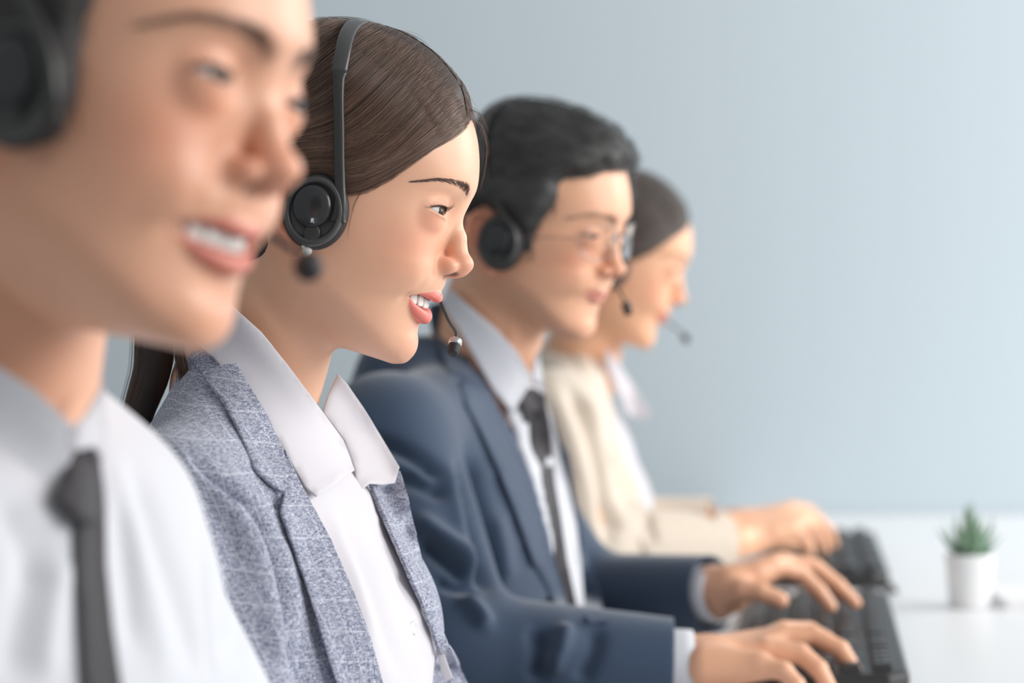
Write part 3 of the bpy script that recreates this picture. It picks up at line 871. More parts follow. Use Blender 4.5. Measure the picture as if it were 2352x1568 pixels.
def trunk(l, TA, TB, TX, n=2.3):
    x, y, z = l.T; z_ = np.clip(z, -0.46, 0.16)
    a, b = TA(z_), TB(z_); dx = x-TX(z_)
    g = (np.abs(dx/a)**n+np.abs(y/b)**n)**(1/n); r = np.sqrt(dx*dx+y*y)
    f = r*(1-1/np.maximum(g, 1e-3)); f = np.where(g < 0.15, -0.04, f)
    return smax(smax(f, z-0.165, 0.03), -0.45-z, 0.02)
S2 = F2.l(P(395, 1205, 1.345)[None])[0]; NK2 = F2.l(P(545, 935, 1.455)[None])[0]; EL2 = F2.l(P(540, 1780, 1.29)[None])[0]; WR2 = F2.l(P(1000, 1960, 1.36)[None])[0]
def torso2(p, g=0.0, arms=True):
    l = F2.l(p); m = l.copy(); m[:, 1] = -np.abs(l[:, 1])
    f = trunk(l, T2A, T2B, T2X)
    f = smin(f, ell(m, (0.052, -0.07, -0.06), (0.060, 0.062, 0.06)), 0.04)
    if arms:
        a = cone(m, S2, EL2, 0.050, 0.046)
        a = smin(a, cone(m, NK2, S2, 0.032, 0.040), 0.03)
        a = smin(a, cone(m, EL2, WR2, 0.046, 0.034), 0.02)
        f = smin(f, a, 0.028)
    return f-g
def skin2(p):
    f = head_near(H2, p)
    f = smin(f, cone(p, A2, B2, 0.047, 0.052), 0.014)
    c = F2.l(p)[:, 2] < 0.20
    f[c] = smin(f[c], torso2(p[c], -0.023), 0.03)
    return f
lo = H2.O-0.13; hi = H2.O+0.15; lo[2] -= 0.16; lo[0] -= .06
V, F = surface(skin2, lo, hi, 0.0009)
body = obj_np('body', V, F, SK2, w2); l = H2.l(V)
setcol(body.data, brow_tint(l, skin_colors(l, H2.q, lin((230, 180, 150)), lin((220, 124, 100)), lin((222, 118, 110)), lin((70, 38, 34))), BROW, lin((110, 84, 78)), 0.6))
bv2 = BVHTree.FromPolygons(V.tolist(), F.tolist())
add_eyes(H2, w2); add_lashes(H2, w2); add_brows(H2, w2, bv2, n=330); add_teeth(H2, w2)
print('w2 skin', len(V), time.time()-t_start)

# hair cap
HP2 = [(1084, 282), (1038, 318), (992, 340), (943, 375), (904, 405), (858, 432), (805, 448), (740, 452), (690, 432), (650, 432), (620, 455), (615, 520), (622, 560), (600, 620), (580, 700),
       (400, 760), (250, 500), (400, 50), (700, -80), (1000, 20), (1130, 180)]
def th2(l):
    x, y, z = l.T
    return 5.5+3.0*np.clip((z-60)/60, 0, 1)+4.5*np.clip((-x-10)/70, 0, 1)+3.5*np.exp(-0.5*((z-10)/22)**2)*np.clip((-x+20)/60, 0, 1)
cf2 = cap_field(H2, HP2, th2, 70)
V, F = surface(cf2, H2.O+np.array([-0.13, -0.12, -0.10]), H2.O+np.array([0.125, 0.12, 0.15]), 0.0016, smooth=2)
pxv = right_px(H2, H2.l(V)); k = inpoly(pxv, HP2) | (dpoly(pxv, HP2, True)[0] < 5)
V, F, _ = keep_faces(V, F, k)
HC2 = mat('hair_brown_base', lin((50, 38, 34)), 0.55)
cap2 = obj_np('hair', V, F, HC2, w2)
bc2 = BVHTree.FromPolygons(V.tolist(), F.tolist())
G2 = [[(1082, 284), (1038, 320), (992, 342), (943, 377), (904, 407), (858, 434), (805, 449), (740, 455), (690, 440), (640, 450), (585, 540), (535, 700)],
      [(1080, 272), (1025, 305), (975, 338), (925, 368), (870, 402), (820, 425), (760, 432), (690, 418), (620, 450), (560, 540), (500, 680)],
      [(1074, 250), (1015, 288), (965, 328), (915, 362), (862, 392), (805, 410), (740, 412), (670, 405), (600, 440), (540, 540), (480, 680)],
      [(1062, 222), (1000, 265), (950, 312), (905, 352), (855, 380), (800, 396), (720, 395), (640, 400), (570, 450), (510, 560), (450, 680)],
      [(1045, 192), (985, 242), (930, 298), (880, 345), (830, 370), (770, 382), (690, 378), (600, 405), (520, 480), (430, 660)],
      [(1020, 162), (960, 218), (905, 278), (850, 325), (790, 350), (720, 352), (630, 372), (540, 440), (420, 640)],
      [(983, 122), (925, 180), (870, 240), (815, 290), (750, 318), (680, 325), (600, 350), (500, 430), (400, 620)],
      [(937, 92), (880, 142), (825, 197), (765, 245), (700, 275), (620, 300), (540, 340), (450, 430), (385, 590)],
      [(880, 68), (820, 107), (765, 157), (700, 205), (620, 240), (530, 285), (440, 390), (375, 560)],
      [(800, 50), (745, 80), (690, 120), (620, 170), (540, 220), (450, 310), (375, 470), (360, 560)],
      [(700, 46), (640, 70), (570, 110), (490, 170), (410, 280), (360, 420), (350, 540)]]
HM2 = hair_mat('hair_brown', tuple(lin((74, 55, 46))), tuple(lin((150, 118, 98))), 0.34, 0.6)
S_ = comb(H2, bc2, G2, 9000, 14, 9, 1.2, seed=2)+comb(H2, bc2, G2, 7000, 14, 3, 2.4, seed=3, lock=150)
strands('combed_hair', S_, 0.000075, HM2, cap2)
# loose wisps: forehead, temple, crown, nape
R = np.random.default_rng(5); W_ = []
def wisp(px_pts, d0, d1, n, spread, seed=0):
    Rr = np.random.default_rng(seed); base = spline(px_pts, 5); m_ = len(base); o = []
    for _ in range(n):
        e = Rr.normal(0, spread, (2, 2)); u = np.linspace(0, 1, m_)[:, None]
        q = base+(e[0]*u+e[1]*(1-u)*0.35)+np.stack([np.sin(u[:, 0]*5+e[0, 0]), np.cos(u[:, 0]*4+e[0, 1])], 1)*spread*0.2
        t1 = Rr.uniform(0.5, 1); k = max(4, int(m_*t1)); dd = np.linspace(d0, d1, m_)
        o.append(np.array([P(q[i, 0], q[i, 1], dd[i]) for i in range(k)]))
    return o
W_ += wisp([(1085, 275), (1105, 290), (1118, 340), (1112, 400), (1098, 455)], 1.45, 1.47, 16, 7, 1)
W_ += wisp([(1075, 250), (1098, 262), (1112, 290), (1118, 320)], 1.455, 1.46, 14, 8, 2)
W_ += wisp([(1040, 195), (1070, 225), (1090, 262), (1098, 300)], 1.45, 1.455, 14, 7, 3)
W_ += wisp([(900, 70), (930, 80), (960, 98), (990, 122)], 1.46, 1.455, 26, 9, 4)
W_ += wisp([(830, 440), (815, 470), (803, 520), (797, 560)], 1.397, 1.40, 7, 5, 5)
W_ += wisp([(720, 44), (790, 42), (850, 52), (905, 74)], 1.46, 1.46, 20, 6, 8)
W_ += wisp([(985, 118), (1020, 150), (1050, 190), (1078, 240)], 1.46, 1.455, 22, 6, 12)
strands('loose_hair', W_, 0.00006, HM2, cap2)
# pony tail falling behind the back
pony = spline([P(430, 560, 1.475), P(375, 640, 1.475), P(358, 760, 1.48), P(350, 850, 1.485), P(318, 950, 1.49), P(290, 1080, 1.50), P(285, 1200, 1.50)], 8)
pr = np.interp(np.linspace(0, 1, len(pony)), [0, 0.12, 0.3, 0.55, 0.8, 1], [0.018, 0.012, 0.013, 0.0115, 0.008, 0.003])
def ponyf(p):
    f = None
    for i in range(0, len(pony)-2, 2):
        d = cone(p, pony[i], pony[i+2], pr[i], pr[i+2]); f = d if f is None else smin(f, d, 0.004)
    return f
V, F = surface(ponyf, pony.min(0)-0.03, pony.max(0)+0.03, 0.0018); pt = obj_np('ponytail', V, F, HC2, cap2)
O_ = []
for i in range(1500):
    a = R.uniform(0, 6.28); r_ = R.uniform(0.8, 1.12); tw = R.normal(0, 0.35)
    k0 = 0; k1 = int(len(pony)*R.uniform(0.7, 1)); u = np.linspace(0, 1, len(pony))
    O_.append(np.array([pony[j]+pr[j]*r_*np.array([math.cos(a+tw*u[j]), math.sin(a+tw*u[j]), 0.0]) for j in range(k0, k1)]))
for i in range(34):
    a = R.uniform(2.2, 4.2); ex = R.uniform(0.0008, 0.007)*R.uniform(0.4, 1); u = np.linspace(0, 1, len(pony))
    O_.append(np.array([pony[j]+(pr[j]+ex*math.sin(u[j]*3.1))*np.array([math.cos(a), math.sin(a), 0.0]) for j in range(8, len(pony)-6)]))
O_ += wisp([(425, 640), (415, 740), (412, 800), (420, 850), (428, 900)], 1.432, 1.445, 900, 9, 9)
strands('ponytail_strands', O_, 0.00008, HM2, cap2)
print('w2 hair', time.time()-t_start)
headset(H2, 'black headset with white letter R, worn by person in grey melange blazer', (9.1, -1.9), (21.2, 24.5),
        [(25.5, -82, -6), (25.5, -83, 5), (22.8, -82.5, 19), (19.5, -82, 35), (16.1, -81, 52.3), (9.8, -78.5, 83), (6.9, -70, 103), (3.5, -52, 118), (1.5, -25, 129), (2.4, 0, 132)],
        boom=[(4, 84, -10), (30, 84, -30), (66, 70, -33), (75.7, 60, -46), (87.8, 40, -58.9), (98.7, 15, -66), (100.5, 8, -73)], mic_r=4.2, letter=True, collar=CHROME)
# pearl earring
ep = H2.w((8.3, -79.5, -27.8))[0]
er = empty('earring', ep); tag(er, 'small pearl stud earring just below the headset cup of the blazer wearer', 'earring')
bm = bmesh.new(); bmesh.ops.create_uvsphere(bm, u_segments=32, v_segments=20, radius=0.0033); bmesh.ops.translate(bm, verts=bm.verts, vec=ep)
me = bpy.data.meshes.new('pearl'); bm.to_mesh(me); bm.free()
for p_ in me.polygons: p_.use_smooth = True
PEARL = mat('pearl', (0.85, 0.83, 0.82), 0.18); link('pearl', me, PEARL, er)
bm = bmesh.new(); bmesh.ops.create_uvsphere(bm, u_segments=24, v_segments=14, radius=0.0026); bmesh.ops.translate(bm, verts=bm.verts, vec=H2.w((6.2, -79.5, -24.5))[0])
me = bpy.data.meshes.new('crystal'); bm.to_mesh(me); bm.free(); link('crystal', me, mat('crystal', (0.8, 0.82, 0.85), 0.1), er)

# blouse, blazer
def melange():
    m = mat('blazer_melange', lin((128, 134, 150)), 0.9); t, n, l, b = nt(m)
    b.inputs['Specular IOR Level'].default_value = 0.2; b.inputs['Sheen Weight'].default_value = 0.25
    tc = n.new('ShaderNodeTexCoord')
    def noi(sc, detail=2):
        mp = n.new('ShaderNodeMapping'); mp.inputs['Scale'].default_value = sc; l.new(tc.outputs['Object'], mp.inputs[0])
        no = n.new('ShaderNodeTexNoise'); no.inputs['Scale'].default_value = 1; no.inputs['Detail'].default_value = detail
        l.new(mp.outputs[0], no.inputs['Vector']); return no.outputs[0]
    def math_(op, a, b_=None, c=None):
        q = n.new('ShaderNodeMath'); q.operation = op
        for i, v in enumerate((a, b_, c)):
            if v is None: continue
            if isinstance(v, (int, float)): q.inputs[i].default_value = v
            else: l.new(v, q.inputs[i])
        return q.outputs[0]
    h = noi((260, 260, 3000)); v = noi((3000, 1000, 260)); g = noi((1800, 1800, 1800), 3)
    s_ = math_('ADD', math_('ADD', h, v), math_('MULTIPLY', g, 0.8))          # about 1.4
    cr = n.new('ShaderNodeValToRGB'); r = cr.color_ramp
    l.new(math_('MULTIPLY_ADD', s_, 2.0, -2.3), cr.inputs[0])
    r.elements[0].position = 0.1; r.elements[0].color = (*lin((86, 88, 112)), 1)
    r.elements[1].position = 0.92; r.elements[1].color = (*lin((206, 210, 222)), 1)
    e = r.elements.new(0.45); e.color = (*lin((132, 137, 158)), 1)
    sx = n.new('ShaderNodeSeparateXYZ'); l.new(tc.outputs['Object'], sx.inputs[0])
    wob = math_('MULTIPLY', noi((30, 30, 30)), 0.004)
    def lines(val, per):
        a = math_('FRACT', math_('DIVIDE', math_('ADD', val, wob), per)); a = math_('ABSOLUTE', math_('SUBTRACT', a, 0.5))
        k = n.new('ShaderNodeMapRange'); k.inputs[1].default_value = 0.462; k.inputs[2].default_value = 0.482; l.new(a, k.inputs[0]); return k.outputs[0]
    zz = math_('MULTIPLY_ADD', sx.outputs[0], 0.12, sx.outputs[2]); xx = math_('ADD', math_('MULTIPLY_ADD', sx.outputs[2], 0.42, sx.outputs[0]), math_('MULTIPLY', sx.outputs[1], 0.5))
    k = math_('MAXIMUM', lines(zz, 0.0185), lines(xx, 0.0165)); k = math_('MULTIPLY', math_('MULTIPLY', k, 0.55), math_('MULTIPLY_ADD', g, 1.6, -0.2))
    mx = n.new('ShaderNodeMix'); mx.data_type = 'RGBA'; l.new(k, mx.inputs[0]); l.new(cr.outputs[0], mx.inputs[6]); mx.inputs[7].default_value = (*lin((222, 225, 235)), 1)
    l.new(mx.outputs[2], b.inputs['Base Color'])
    bu = n.new('ShaderNodeBump'); bu.inputs['Strength'].default_value = 0.5; bu.inputs['Distance'].default_value = 0.0004
    l.new(s_, bu.inputs['Height']); l.new(bu.outputs[0], b.inputs['Normal'])
    return m
BLZ = melange()
BLOUSE = cloth_mat('blouse_white', lin((206, 203, 209)), 0.75, 1800, 0.15, 0.1)
BLOUSE.node_tree.nodes['Principled BSDF'].inputs['Subsurface Weight'].default_value = 0.0
lo = F2.w((-0.2, -0.26, -0.34)); c8 = np.array([F2.w((a, b, c)) for a in (-0.17, 0.32) for b in (-0.30, 0.30) for c in (-0.40, 0.17)])
V, F = surface(lambda p: torso2(p, -0.002, False), c8.min(0), c8.max(0), 0.003, smooth=2)
V = sculpt(V, vnormals(V, F), [([(820, 1130), (850, 1220), (890, 1300), (930, 1400), (960, 1568)], 6, 0.003), ([(780, 1150), (840, 1300), (890, 1440), (930, 1568)], 14, -0.005), ([(860, 1200), (920, 1340), (990, 1568)], 10, -0.004), ([(760, 1180), (820, 1330), (860, 1480)], 12, 0.003)])
k = ~((F2.l(V)[:, 2] > 0.075) & (cone(V, A2, B2, 0.047, 0.052) < 0.004))
V, F, _ = keep_faces(V, F, k)
blouse = obj_np('blouse', V, F, BLOUSE, w2); bb2 = BVHTree.FromPolygons(V.tolist(), F.tolist())
# blazer shell, cut open along its front edges
VO = [(440, 700), (500, 820), (580, 950), (640, 1060), (675, 1130), (735, 1240), (805, 1400), (865, 1600), (1075, 1620), (1045, 1540), (1005, 1430), (972, 1345), (937, 1262), (897, 1180), (862, 1105), (870, 1040), (800, 700)]
V, F = surface(lambda p: torso2(p, 0.004), c8.min(0)-0.02, c8.max(0)+0.02, 0.003, smooth=3)
fold = [([(440, 1050), (508, 1112), (569, 1178), (607, 1272), (630, 1360), (650, 1450), (690, 1568), (700, 1640)], 8, -0.013), ([(638, 1135), (642, 1150), (648, 1168)], 7, -0.006),
        ([(480, 1120), (540, 1180), (580, 1270), (602, 1360), (620, 1450), (650, 1568)], 14, 0.006),
        ([(530, 1090), (595, 1160), (640, 1260), (660, 1340), (685, 1450)], 12, 0.006),
        ([(380, 1050), (450, 1120), (530, 1200), (580, 1290), (600, 1400), (640, 1520)], 26, 0.005),
        ([(330, 1010), (420, 1080), (520, 1230), (545, 1330)], 14, -0.004),
        ([(560, 1080), (610, 1160), (650, 1260)], 12, -0.0025), ([(700, 1250), (715, 1350), (740, 1500)], 14, -0.003),
        ([(860, 1120), (900, 1240), (960, 1370)], 10, 0.003)]
V = sculpt(V, vnormals(V, F), fold)
bz2 = BVHTree.FromPolygons(V.tolist(), F.tolist()); pv = proj(V); l = F2.l(V)
cut = inpoly(pv, VO) & (l[:, 0] > -0.03) & (l[:, 1] > -0.13) & (l[:, 1] < 0.10)
nk = (cone(V, A2, B2, 0.05, 0.055) < 0.0) & (l[:, 2] > 0.06)
V, F, _ = keep_faces(V, F, ~(cut | nk))
blazer = obj_np('blazer', V, F, BLZ, w2)
sd = blazer.modifiers.new('cloth', 'SOLIDIFY'); sd.thickness = 0.003; sd.offset = -1
# surface the collars lie on
V, F = surface(lambda p: smin(torso2(p, 0.003, False), cone(p, A2, B2, 0.053, 0.060), 0.05), H2.O+np.array([-0.2, -0.2, -0.30]), H2.O+np.array([0.12, 0.22, 0.0]), 0.004, smooth=2)
bf2 = BVHTree.FromPolygons(V.tolist(), F.tolist())
def near_line(line, amp, wd):
    L = spline(line, 5)
    return lambda Q: amp*np.exp(-0.5*(dpoly(Q, L)[0]/wd)**2)
drape('collar', [(530, 700), (600, 762), (660, 836), (742, 945), (790, 1010), (815, 1078), (775, 1108), (728, 1140), (700, 1115), (668, 1060), (620, 985), (560, 900), (490, 820), (450, 790)], bf2, 0.0085, 0.0018, BLOUSE, blouse, lift=lambda Q: near_line([(560, 740), (660, 850), (742, 950), (795, 1020)], 0.004, 30)(Q)+near_line([(728, 1140), (815, 1078)], 0.003, 12)(Q))
# blazer collar and lapel, near side
drape('collar', [(430, 815), (470, 800), (508, 775), (560, 860), (615, 950), (652, 1030), (663, 1075), (658, 1135), (620, 1108), (585, 1075), (555, 1000), (515, 930), (470, 865)], bz2, 0.0075, 0.003, BLZ, blazer,
      lift=lambda Q: near_line([(500, 790), (600, 930), (660, 1060)], 0.004, 22)(Q)+0.004*((Q[:, 0] > 560) & (Q[:, 1] > 1060)))
drape('lapel', [(655, 1030), (690, 1105), (760, 1235), (815, 1360), (855, 1470), (895, 1620), (790, 1620), (745, 1480), (700, 1330), (668, 1235), (645, 1172), (655, 1128)], bz2, 0.005, 0.003, BLZ, blazer,
      lift=lambda Q: near_line([(645, 1172), (668, 1235), (700, 1330), (745, 1480), (790, 1620)], 0.005, 16)(Q))
drape('lapel', [(848, 1100), (918, 1082), (934, 1130), (952, 1210), (976, 1310), (1002, 1410), (1040, 1500), (1085, 1590), (1040, 1590), (1000, 1460), (972, 1385), (930, 1290), (885, 1185)], bz2, 0.004, 0.003, BLZ, blazer)
# far collar leaf of the blouse standing off the neck
def fc_depth(x, y): return 1.50+0.05*np.clip((x-760)/150, -0.3, 1)-0.02*np.clip((y-1000)/120, 0, 1)
drape('collar', [(776, 858), (800, 884), (835, 935), (875, 1000), (918, 1072), (908, 1108), (880, 1113), (850, 1110), (832, 1124), (818, 1120), (817, 1078), (792, 1010), (742, 946), (755, 905)], bf2, 0.0, 0.0018, BLOUSE, blouse, depth=fc_depth,
      lift=lambda Q: near_line([(776, 858), (835, 935), (918, 1072)], 0.004, 14)(Q)+near_line([(905, 1108), (850, 1110), (825, 1125)], 0.004, 8)(Q))
drape('pocket', [(984, 1418), (992, 1425), (1040, 1556), (1020, 1568), (1003, 1500), (1000, 1470)], bb2, 0.006, 0.0015, BLOUSE, blouse)
drape('button', [(943, 1430), (952, 1426), (960, 1434), (962, 1450), (955, 1458), (946, 1454), (941, 1444)], bb2, 0.003, 0.0012, BLOUSE, blouse, res=4)
print('w2 done', time.time()-t_start)
# ================================================================ shared builders for the blurred colleagues
BODY_A = [0.05, 0.066, 0.078, 0.088, 0.103, 0.115, 0.124, 0.124, 0.118, 0.118, 0.13]
BODY_B = [0.05, 0.075, 0.105, 0.135, 0.165, 0.178, 0.180, 0.170, 0.160, 0.160, 0.18]
BODY_X = [-0.02, -0.018, -0.014, -0.008, 0.0, 0.004, 0.01, 0.014, 0.014, 0.014, 0.014]
def slope(p, Bn, s_, r):
    return cone(p, Bn, s_, r, 0.046)
def make_torso(Fr, neck, A, B, X, near_arm, far_arm, r=(0.058, 0.05, 0.036), k=0.03, extra=None):
    TA, TB, TX = tab(TZ, A), tab(TZ, B), tab(TZ, X)
    def fn(p, g=0.0, arms=True, grow_arm=0.0):
        l = Fr.l(p); f = trunk(l, TA, TB, TX)
        if extra: f = smin(f, extra(l), 0.03)
        if arms:
            for (s_, e_, w_) in (near_arm, far_arm):
                a = cone(p, s_, e_, r[0], r[1]); a = smin(a, cone(p, e_, w_, r[1], r[2]), 0.02); a = smin(a, cone(p, neck, s_, 0.040, r[0]-0.006), 0.02)
                f = smin(f, a-grow_arm, k)
        return f-g
    return fn
def finger_field(p, chains, k=0.0025, kp=0.006, palm=()):
    """each finger its own chain of tapering bones; fingers join only in the palm"""
    f = None
    for a, b, ra, rb in palm:
        d = cone(p, a, b, ra, rb); f = d if f is None else smin(f, d, 0.010)
    for ch in chains:
        g = None
        for (a, ra), (b, rb) in zip(ch[:-1], ch[1:]):
            d = cone(p, a, b, ra, rb); g = d if g is None else smin(g, d, 0.002)
        f = g if f is None else smin(f, g, kp)
    return f
def px_chain(pts, s=1.0):
    return [(P(a, b, c), r*0.001*s) for a, b, c, r in pts]
def cut_sleeve(V, F, e_, w_, t):
    """open the sleeve beyond fraction t of the way from elbow to wrist, with a straight edge"""
    ab = w_-e_; u = ((V-e_)@ab)/(ab@ab); ax = V-e_-u[:, None]*ab; rad = np.linalg.norm(ax, axis=1); c = 0.006/np.linalg.norm(ab)
    near = rad < 0.085
    k = (u > t) & (u < t+c) & near
    V[k] -= (u[k]-t)[:, None]*ab
    return ~((u > t+c) & near)
def cuff(name, e_, w_, t, r, ln, m, parent, thick=0.0018):
    d = (w_-e_)/np.linalg.norm(w_-e_); c = e_+(w_-e_)*t; L = np.linalg.norm(w_-e_)
    u = np.cross(d, [0, 0, 1.0]); u /= np.linalg.norm(u); v = np.cross(u, d); V = []; F = []; n = 40
    prof = [(-0.03, r), (ln*0.5, r), (ln, r*0.985), (ln+0.0006, r*0.985-thick), (ln*0.5, r-thick), (-0.03, r-thick)]
    for a, q in prof:
        for k in range(n):
            an = 2*math.pi*k/n; V.append(c+d*a+q*(math.cos(an)*u*1.08+math.sin(an)*v*0.92))
    for i in range(len(prof)-1):
        for k in range(n): F.append((i*n+k, i*n+(k+1) % n, (i+1)*n+(k+1) % n, (i+1)*n+k))
    pl = Pile(); pl.add(np.array(V), F); return pl.build(name, m, parent)
def lumpy(l, s, a, seed=0):
    R_ = np.random.default_rng(seed); f = 0
    for i in range(7):
        k = R_.normal(0, 1, 3); k /= np.linalg.norm(k); f = f+np.sin(l@k*s*(0.7+0.5*i/3)+R_.uniform(0, 6))/(1+0.25*i)
    return a*f/2.5
def bvh_of(V, F): return BVHTree.FromPolygons(V.tolist(), F.tolist())

# ================================================================ the man in front, white shirt and dark tie
H1 = Head(190, 280, 0.946, 24, 2.5, 5.0, 1.05, W=1.0, jaw=1.10, nose=1.5, nosew=1.18, brow=1.6, lips=0.9, open=1.0, mw=1.04, liner=1.0, linerw=4.5, lidblush=0.12, lid=(17.0, -4.0, 8.0), smile=1.15, eye=(74.5, 30.5, 11.5))
m1 = empty('person', P(-60, 2300, 1.0)); tag(m1, 'person in white shirt and dark tie, nearest the camera, smiling and out of focus', 'person')
A1, B1 = P(-10, 560, 0.985), P(-80, 960, 1.0)
F1 = Frame(P(-195, 1260, 1.0), 30)
S1n = F1.w((-0.01, -0.16, 0.01)); S1f = F1.w((-0.015, 0.145, -0.012)); E1n = F1.w((0.06, -0.20, -0.26)); E1f = F1.w((0.10, 0.20, -0.25)); W1n = F1.w((0.28, -0.17, -0.36)); W1f = F1.w((0.28, 0.16, -0.36))
torso1 = make_torso(F1, B1-np.array([0, 0, 0.078]), BODY_A, [b*k_ for b, k_ in zip(BODY_B, (0.6, 0.66, 0.74, 0.82, 0.88, 0.9, 0.9, 0.9, 0.9, 0.9, 0.9))], BODY_X, (S1n, E1n, W1n), (S1f, E1f, W1f), (0.055, 0.05, 0.036))
def skin1(p):
    f = head_near(H1, p)
    f = smin(f, cone(p, A1, B1, 0.055, 0.060), 0.016)
    return smin(f, torso1(p, -0.024, False), 0.03)
V, F = surface(skin1, H1.O+np.array([-0.26, -0.17, -0.34]), H1.O+np.array([0.16, 0.28, 0.16]), 0.0017)
SK1 = skin_mat('skin_warm'); body1 = obj_np('body', V, F, SK1, m1); l = H1.l(V); bv1 = bvh_of(V, F)
MBROW = [(93, 10, 27), (91, 18, 30.5), (85, 30, 33), (77, 43, 33.5), (66, 56, 28)]
setcol(body1.data, brow_tint(l, skin_colors(l, H1.q, lin((228, 175, 146)), lin((220, 122, 92)), lin((206, 122, 108)), lin((70, 40, 36))), MBROW, lin((120, 84, 66)), 0.85, 3.8))
add_eyes(H1, m1); add_lashes(H1, m1, 5.0); add_brows(H1, m1, bv1, 330, path=MBROW, thick=8); add_teeth(H1, m1)
HP1 = [(300, -400), (262, -120), (215, -10), (203, 60), (190, 150), (172, 235), (150, 300), (120, 330), (60, 330), (-20, 300), (-60, 420), (-140, 640), (-700, 700), (-900, 0), (-500, -700), (300, -900), (800, -500)]
BLK = mat('hair_black', (0.034, 0.033, 0.033), 0.5)
def th1(l): return 9.0+13*np.clip((l[:, 2]-70)/50, 0, 1)
c1 = cap_field(H1, HP1, th1, 60)
V, F = surface(lambda p: c1(p)+lumpy(H1.l(p), 0.16, 1.6, 4)*H1.S, H1.O-0.17, H1.O+0.19, 0.0028, smooth=1)
pxv = right_px(H1, H1.l(V)); k = inpoly(pxv, HP1) | (dpoly(pxv, HP1, True)[0] < 8)
V, F, _ = keep_faces(V, F, k); hair1 = obj_np('hair', V, F, BLK, m1)
HMB = hair_mat('hair_black_strands', (0.018, 0.017, 0.017), (0.06, 0.055, 0.05), 0.35)
def tufts(H, V, F, n, ln, dirf, seed, m, parent, rad=0.00012):
    R_ = np.random.default_rng(seed); N = vnormals(V, F); idx = R_.integers(0, len(V), n); out = []
    for i in idx:
        b = V[i]; l0 = H.l(b[None])[0]; d = dirf(l0)+R_.normal(0, 0.25, 3); d = d/np.linalg.norm(d); dw = d@H.R
        nn = N[i]; dw = dw-nn*(dw@nn); dw /= np.linalg.norm(dw)+1e-9; L = ln*R_.uniform(0.6, 1.1)*H.S
        t = np.linspace(0, 1, 6)[:, None]; out.append(b+dw*t*L+nn*(0.0018+0.10*L*np.sin(t*2.6)))
    return strands('short_hair', out, rad, m, parent)
tufts(H1, V, F, 2500, 16, lambda l: np.array([0.2, 0, -1.0]) if l[2] < 70 else np.array([0.9, -0.3, -0.2]), 11, HMB, hair1)
cu1 = H1.unproj(24, 183, -84); bd1 = [H1.unproj(*q) for q in ((112, 262, -82), (118, 215, -85), (112, 150, -86), (92, 80, -86), (62, 5, -84), (28, -70, -80))]; e_ = bd1[-1]
bd1 += [e_+np.array([-8, 16, 32]), np.array([e_[0]-14, -36, max(e_[2]+55, 140)]), np.array([e_[0]-16, 0, 152])]; bd1[-1][2] = max(152, bd1[-2][2]+8)
print('m1 cup', cu1, 'band end', e_)
mp1 = H1.unproj(708, 612, 40)
headset(H1, 'black headset worn by the person in white shirt nearest the camera', (cu1[0], cu1[2]), (23, 25), bd1,
        boom=[(14, 84, -16), (30, 85, -28), H1.unproj(690, 585, 76), H1.unproj(706, 598, 60), mp1], mic_r=5.6)
SHIRT = cloth_mat('shirt_white', lin((207, 209, 216)), 0.8, 1500, 0.12, 0.1)
TIE = cloth_mat('tie_black', lin((58, 56, 60)), 0.6, 2500, 0.3, 0.2)
c8 = np.array([F1.w((a, b, c)) for a in (-0.17, 0.36) for b in (-0.30, 0.30) for c in (-0.40, 0.17)])
V, F = surface(lambda p: torso1(p, -0.006), c8.min(0), c8.max(0), 0.0035, smooth=2)
V = sculpt(V, vnormals(V, F), [([(462, 1185), (463, 1260), (468, 1380), (480, 1480), (492, 1600)], 6, -0.0025), ([(476, 1185), (480, 1280), (490, 1400)], 10, 0.0015),
    ([(300, 1060), (340, 1180), (380, 1300), (430, 1450), (460, 1568)], 18, -0.004), ([(260, 1050), (300, 1200), (350, 1400), (380, 1568)], 18, 0.003),
    ([(270, 1120), (290, 1300), (310, 1500)], 12, -0.003), ([(560, 1300), (555, 1400), (500, 1500)], 14, -0.003), ([(600, 1430), (570, 1500), (520, 1560)], 12, 0.003),
    ([(110, 1200), (60, 1350), (20, 1568)], 26, -0.004), ([(150, 1280), (120, 1400), (100, 1568)], 20, 0.004), ([(0, 1150), (50, 1250), (90, 1350)], 22, -0.003)])
k = ~((F1.l(V)[:, 2] > 0.07) & (cone(V, A1, B1, 0.055, 0.060) < 0.003))
V, F, _ = keep_faces(V, F, k); shirt1 = obj_np('shirt', V, F, SHIRT, m1); bs1 = bvh_of(V, F)
V, F = surface(lambda p: smin(torso1(p, 0.0, False), cone(p, A1, B1, 0.060, 0.068), 0.05), H1.O+np.array([-0.30, -0.2, -0.30]), H1.O+np.array([0.18, 0.22, 0.0]), 0.005, smooth=2)
bf1 = bvh_of(V, F)
drape('collar', [(-200, 760), (0, 843), (80, 895), (166, 975), (176, 1020), (152, 1085), (128, 1152), (60, 1110), (-30, 1040), (-160, 960), (-300, 900)], bf1, 0.004, 0.002, SHIRT, shirt1, res=14, lift=lambda Q: near_line([(0, 850), (90, 905), (168, 980)], 0.004, 40)(Q)+near_line([(-300, 910), (-30, 1040), (60, 1110), (128, 1152)], -0.016, 75)(Q))
drape('collar', [(170, 978), (196, 952), (222, 905), (238, 872), (244, 930), (247, 985), (246, 1030), (236, 1062), (216, 1024), (196, 1030), (174, 1034)], bf1, 0.004, 0.002, SHIRT, shirt1, res=10)
tie1 = drape('tie', [(176, 1185), (245, 1165), (247, 1300), (262, 1440), (286, 1600), (194, 1600), (184, 1450), (174, 1300)], bs1, 0.006, 0.003, TIE, m1, res=12)
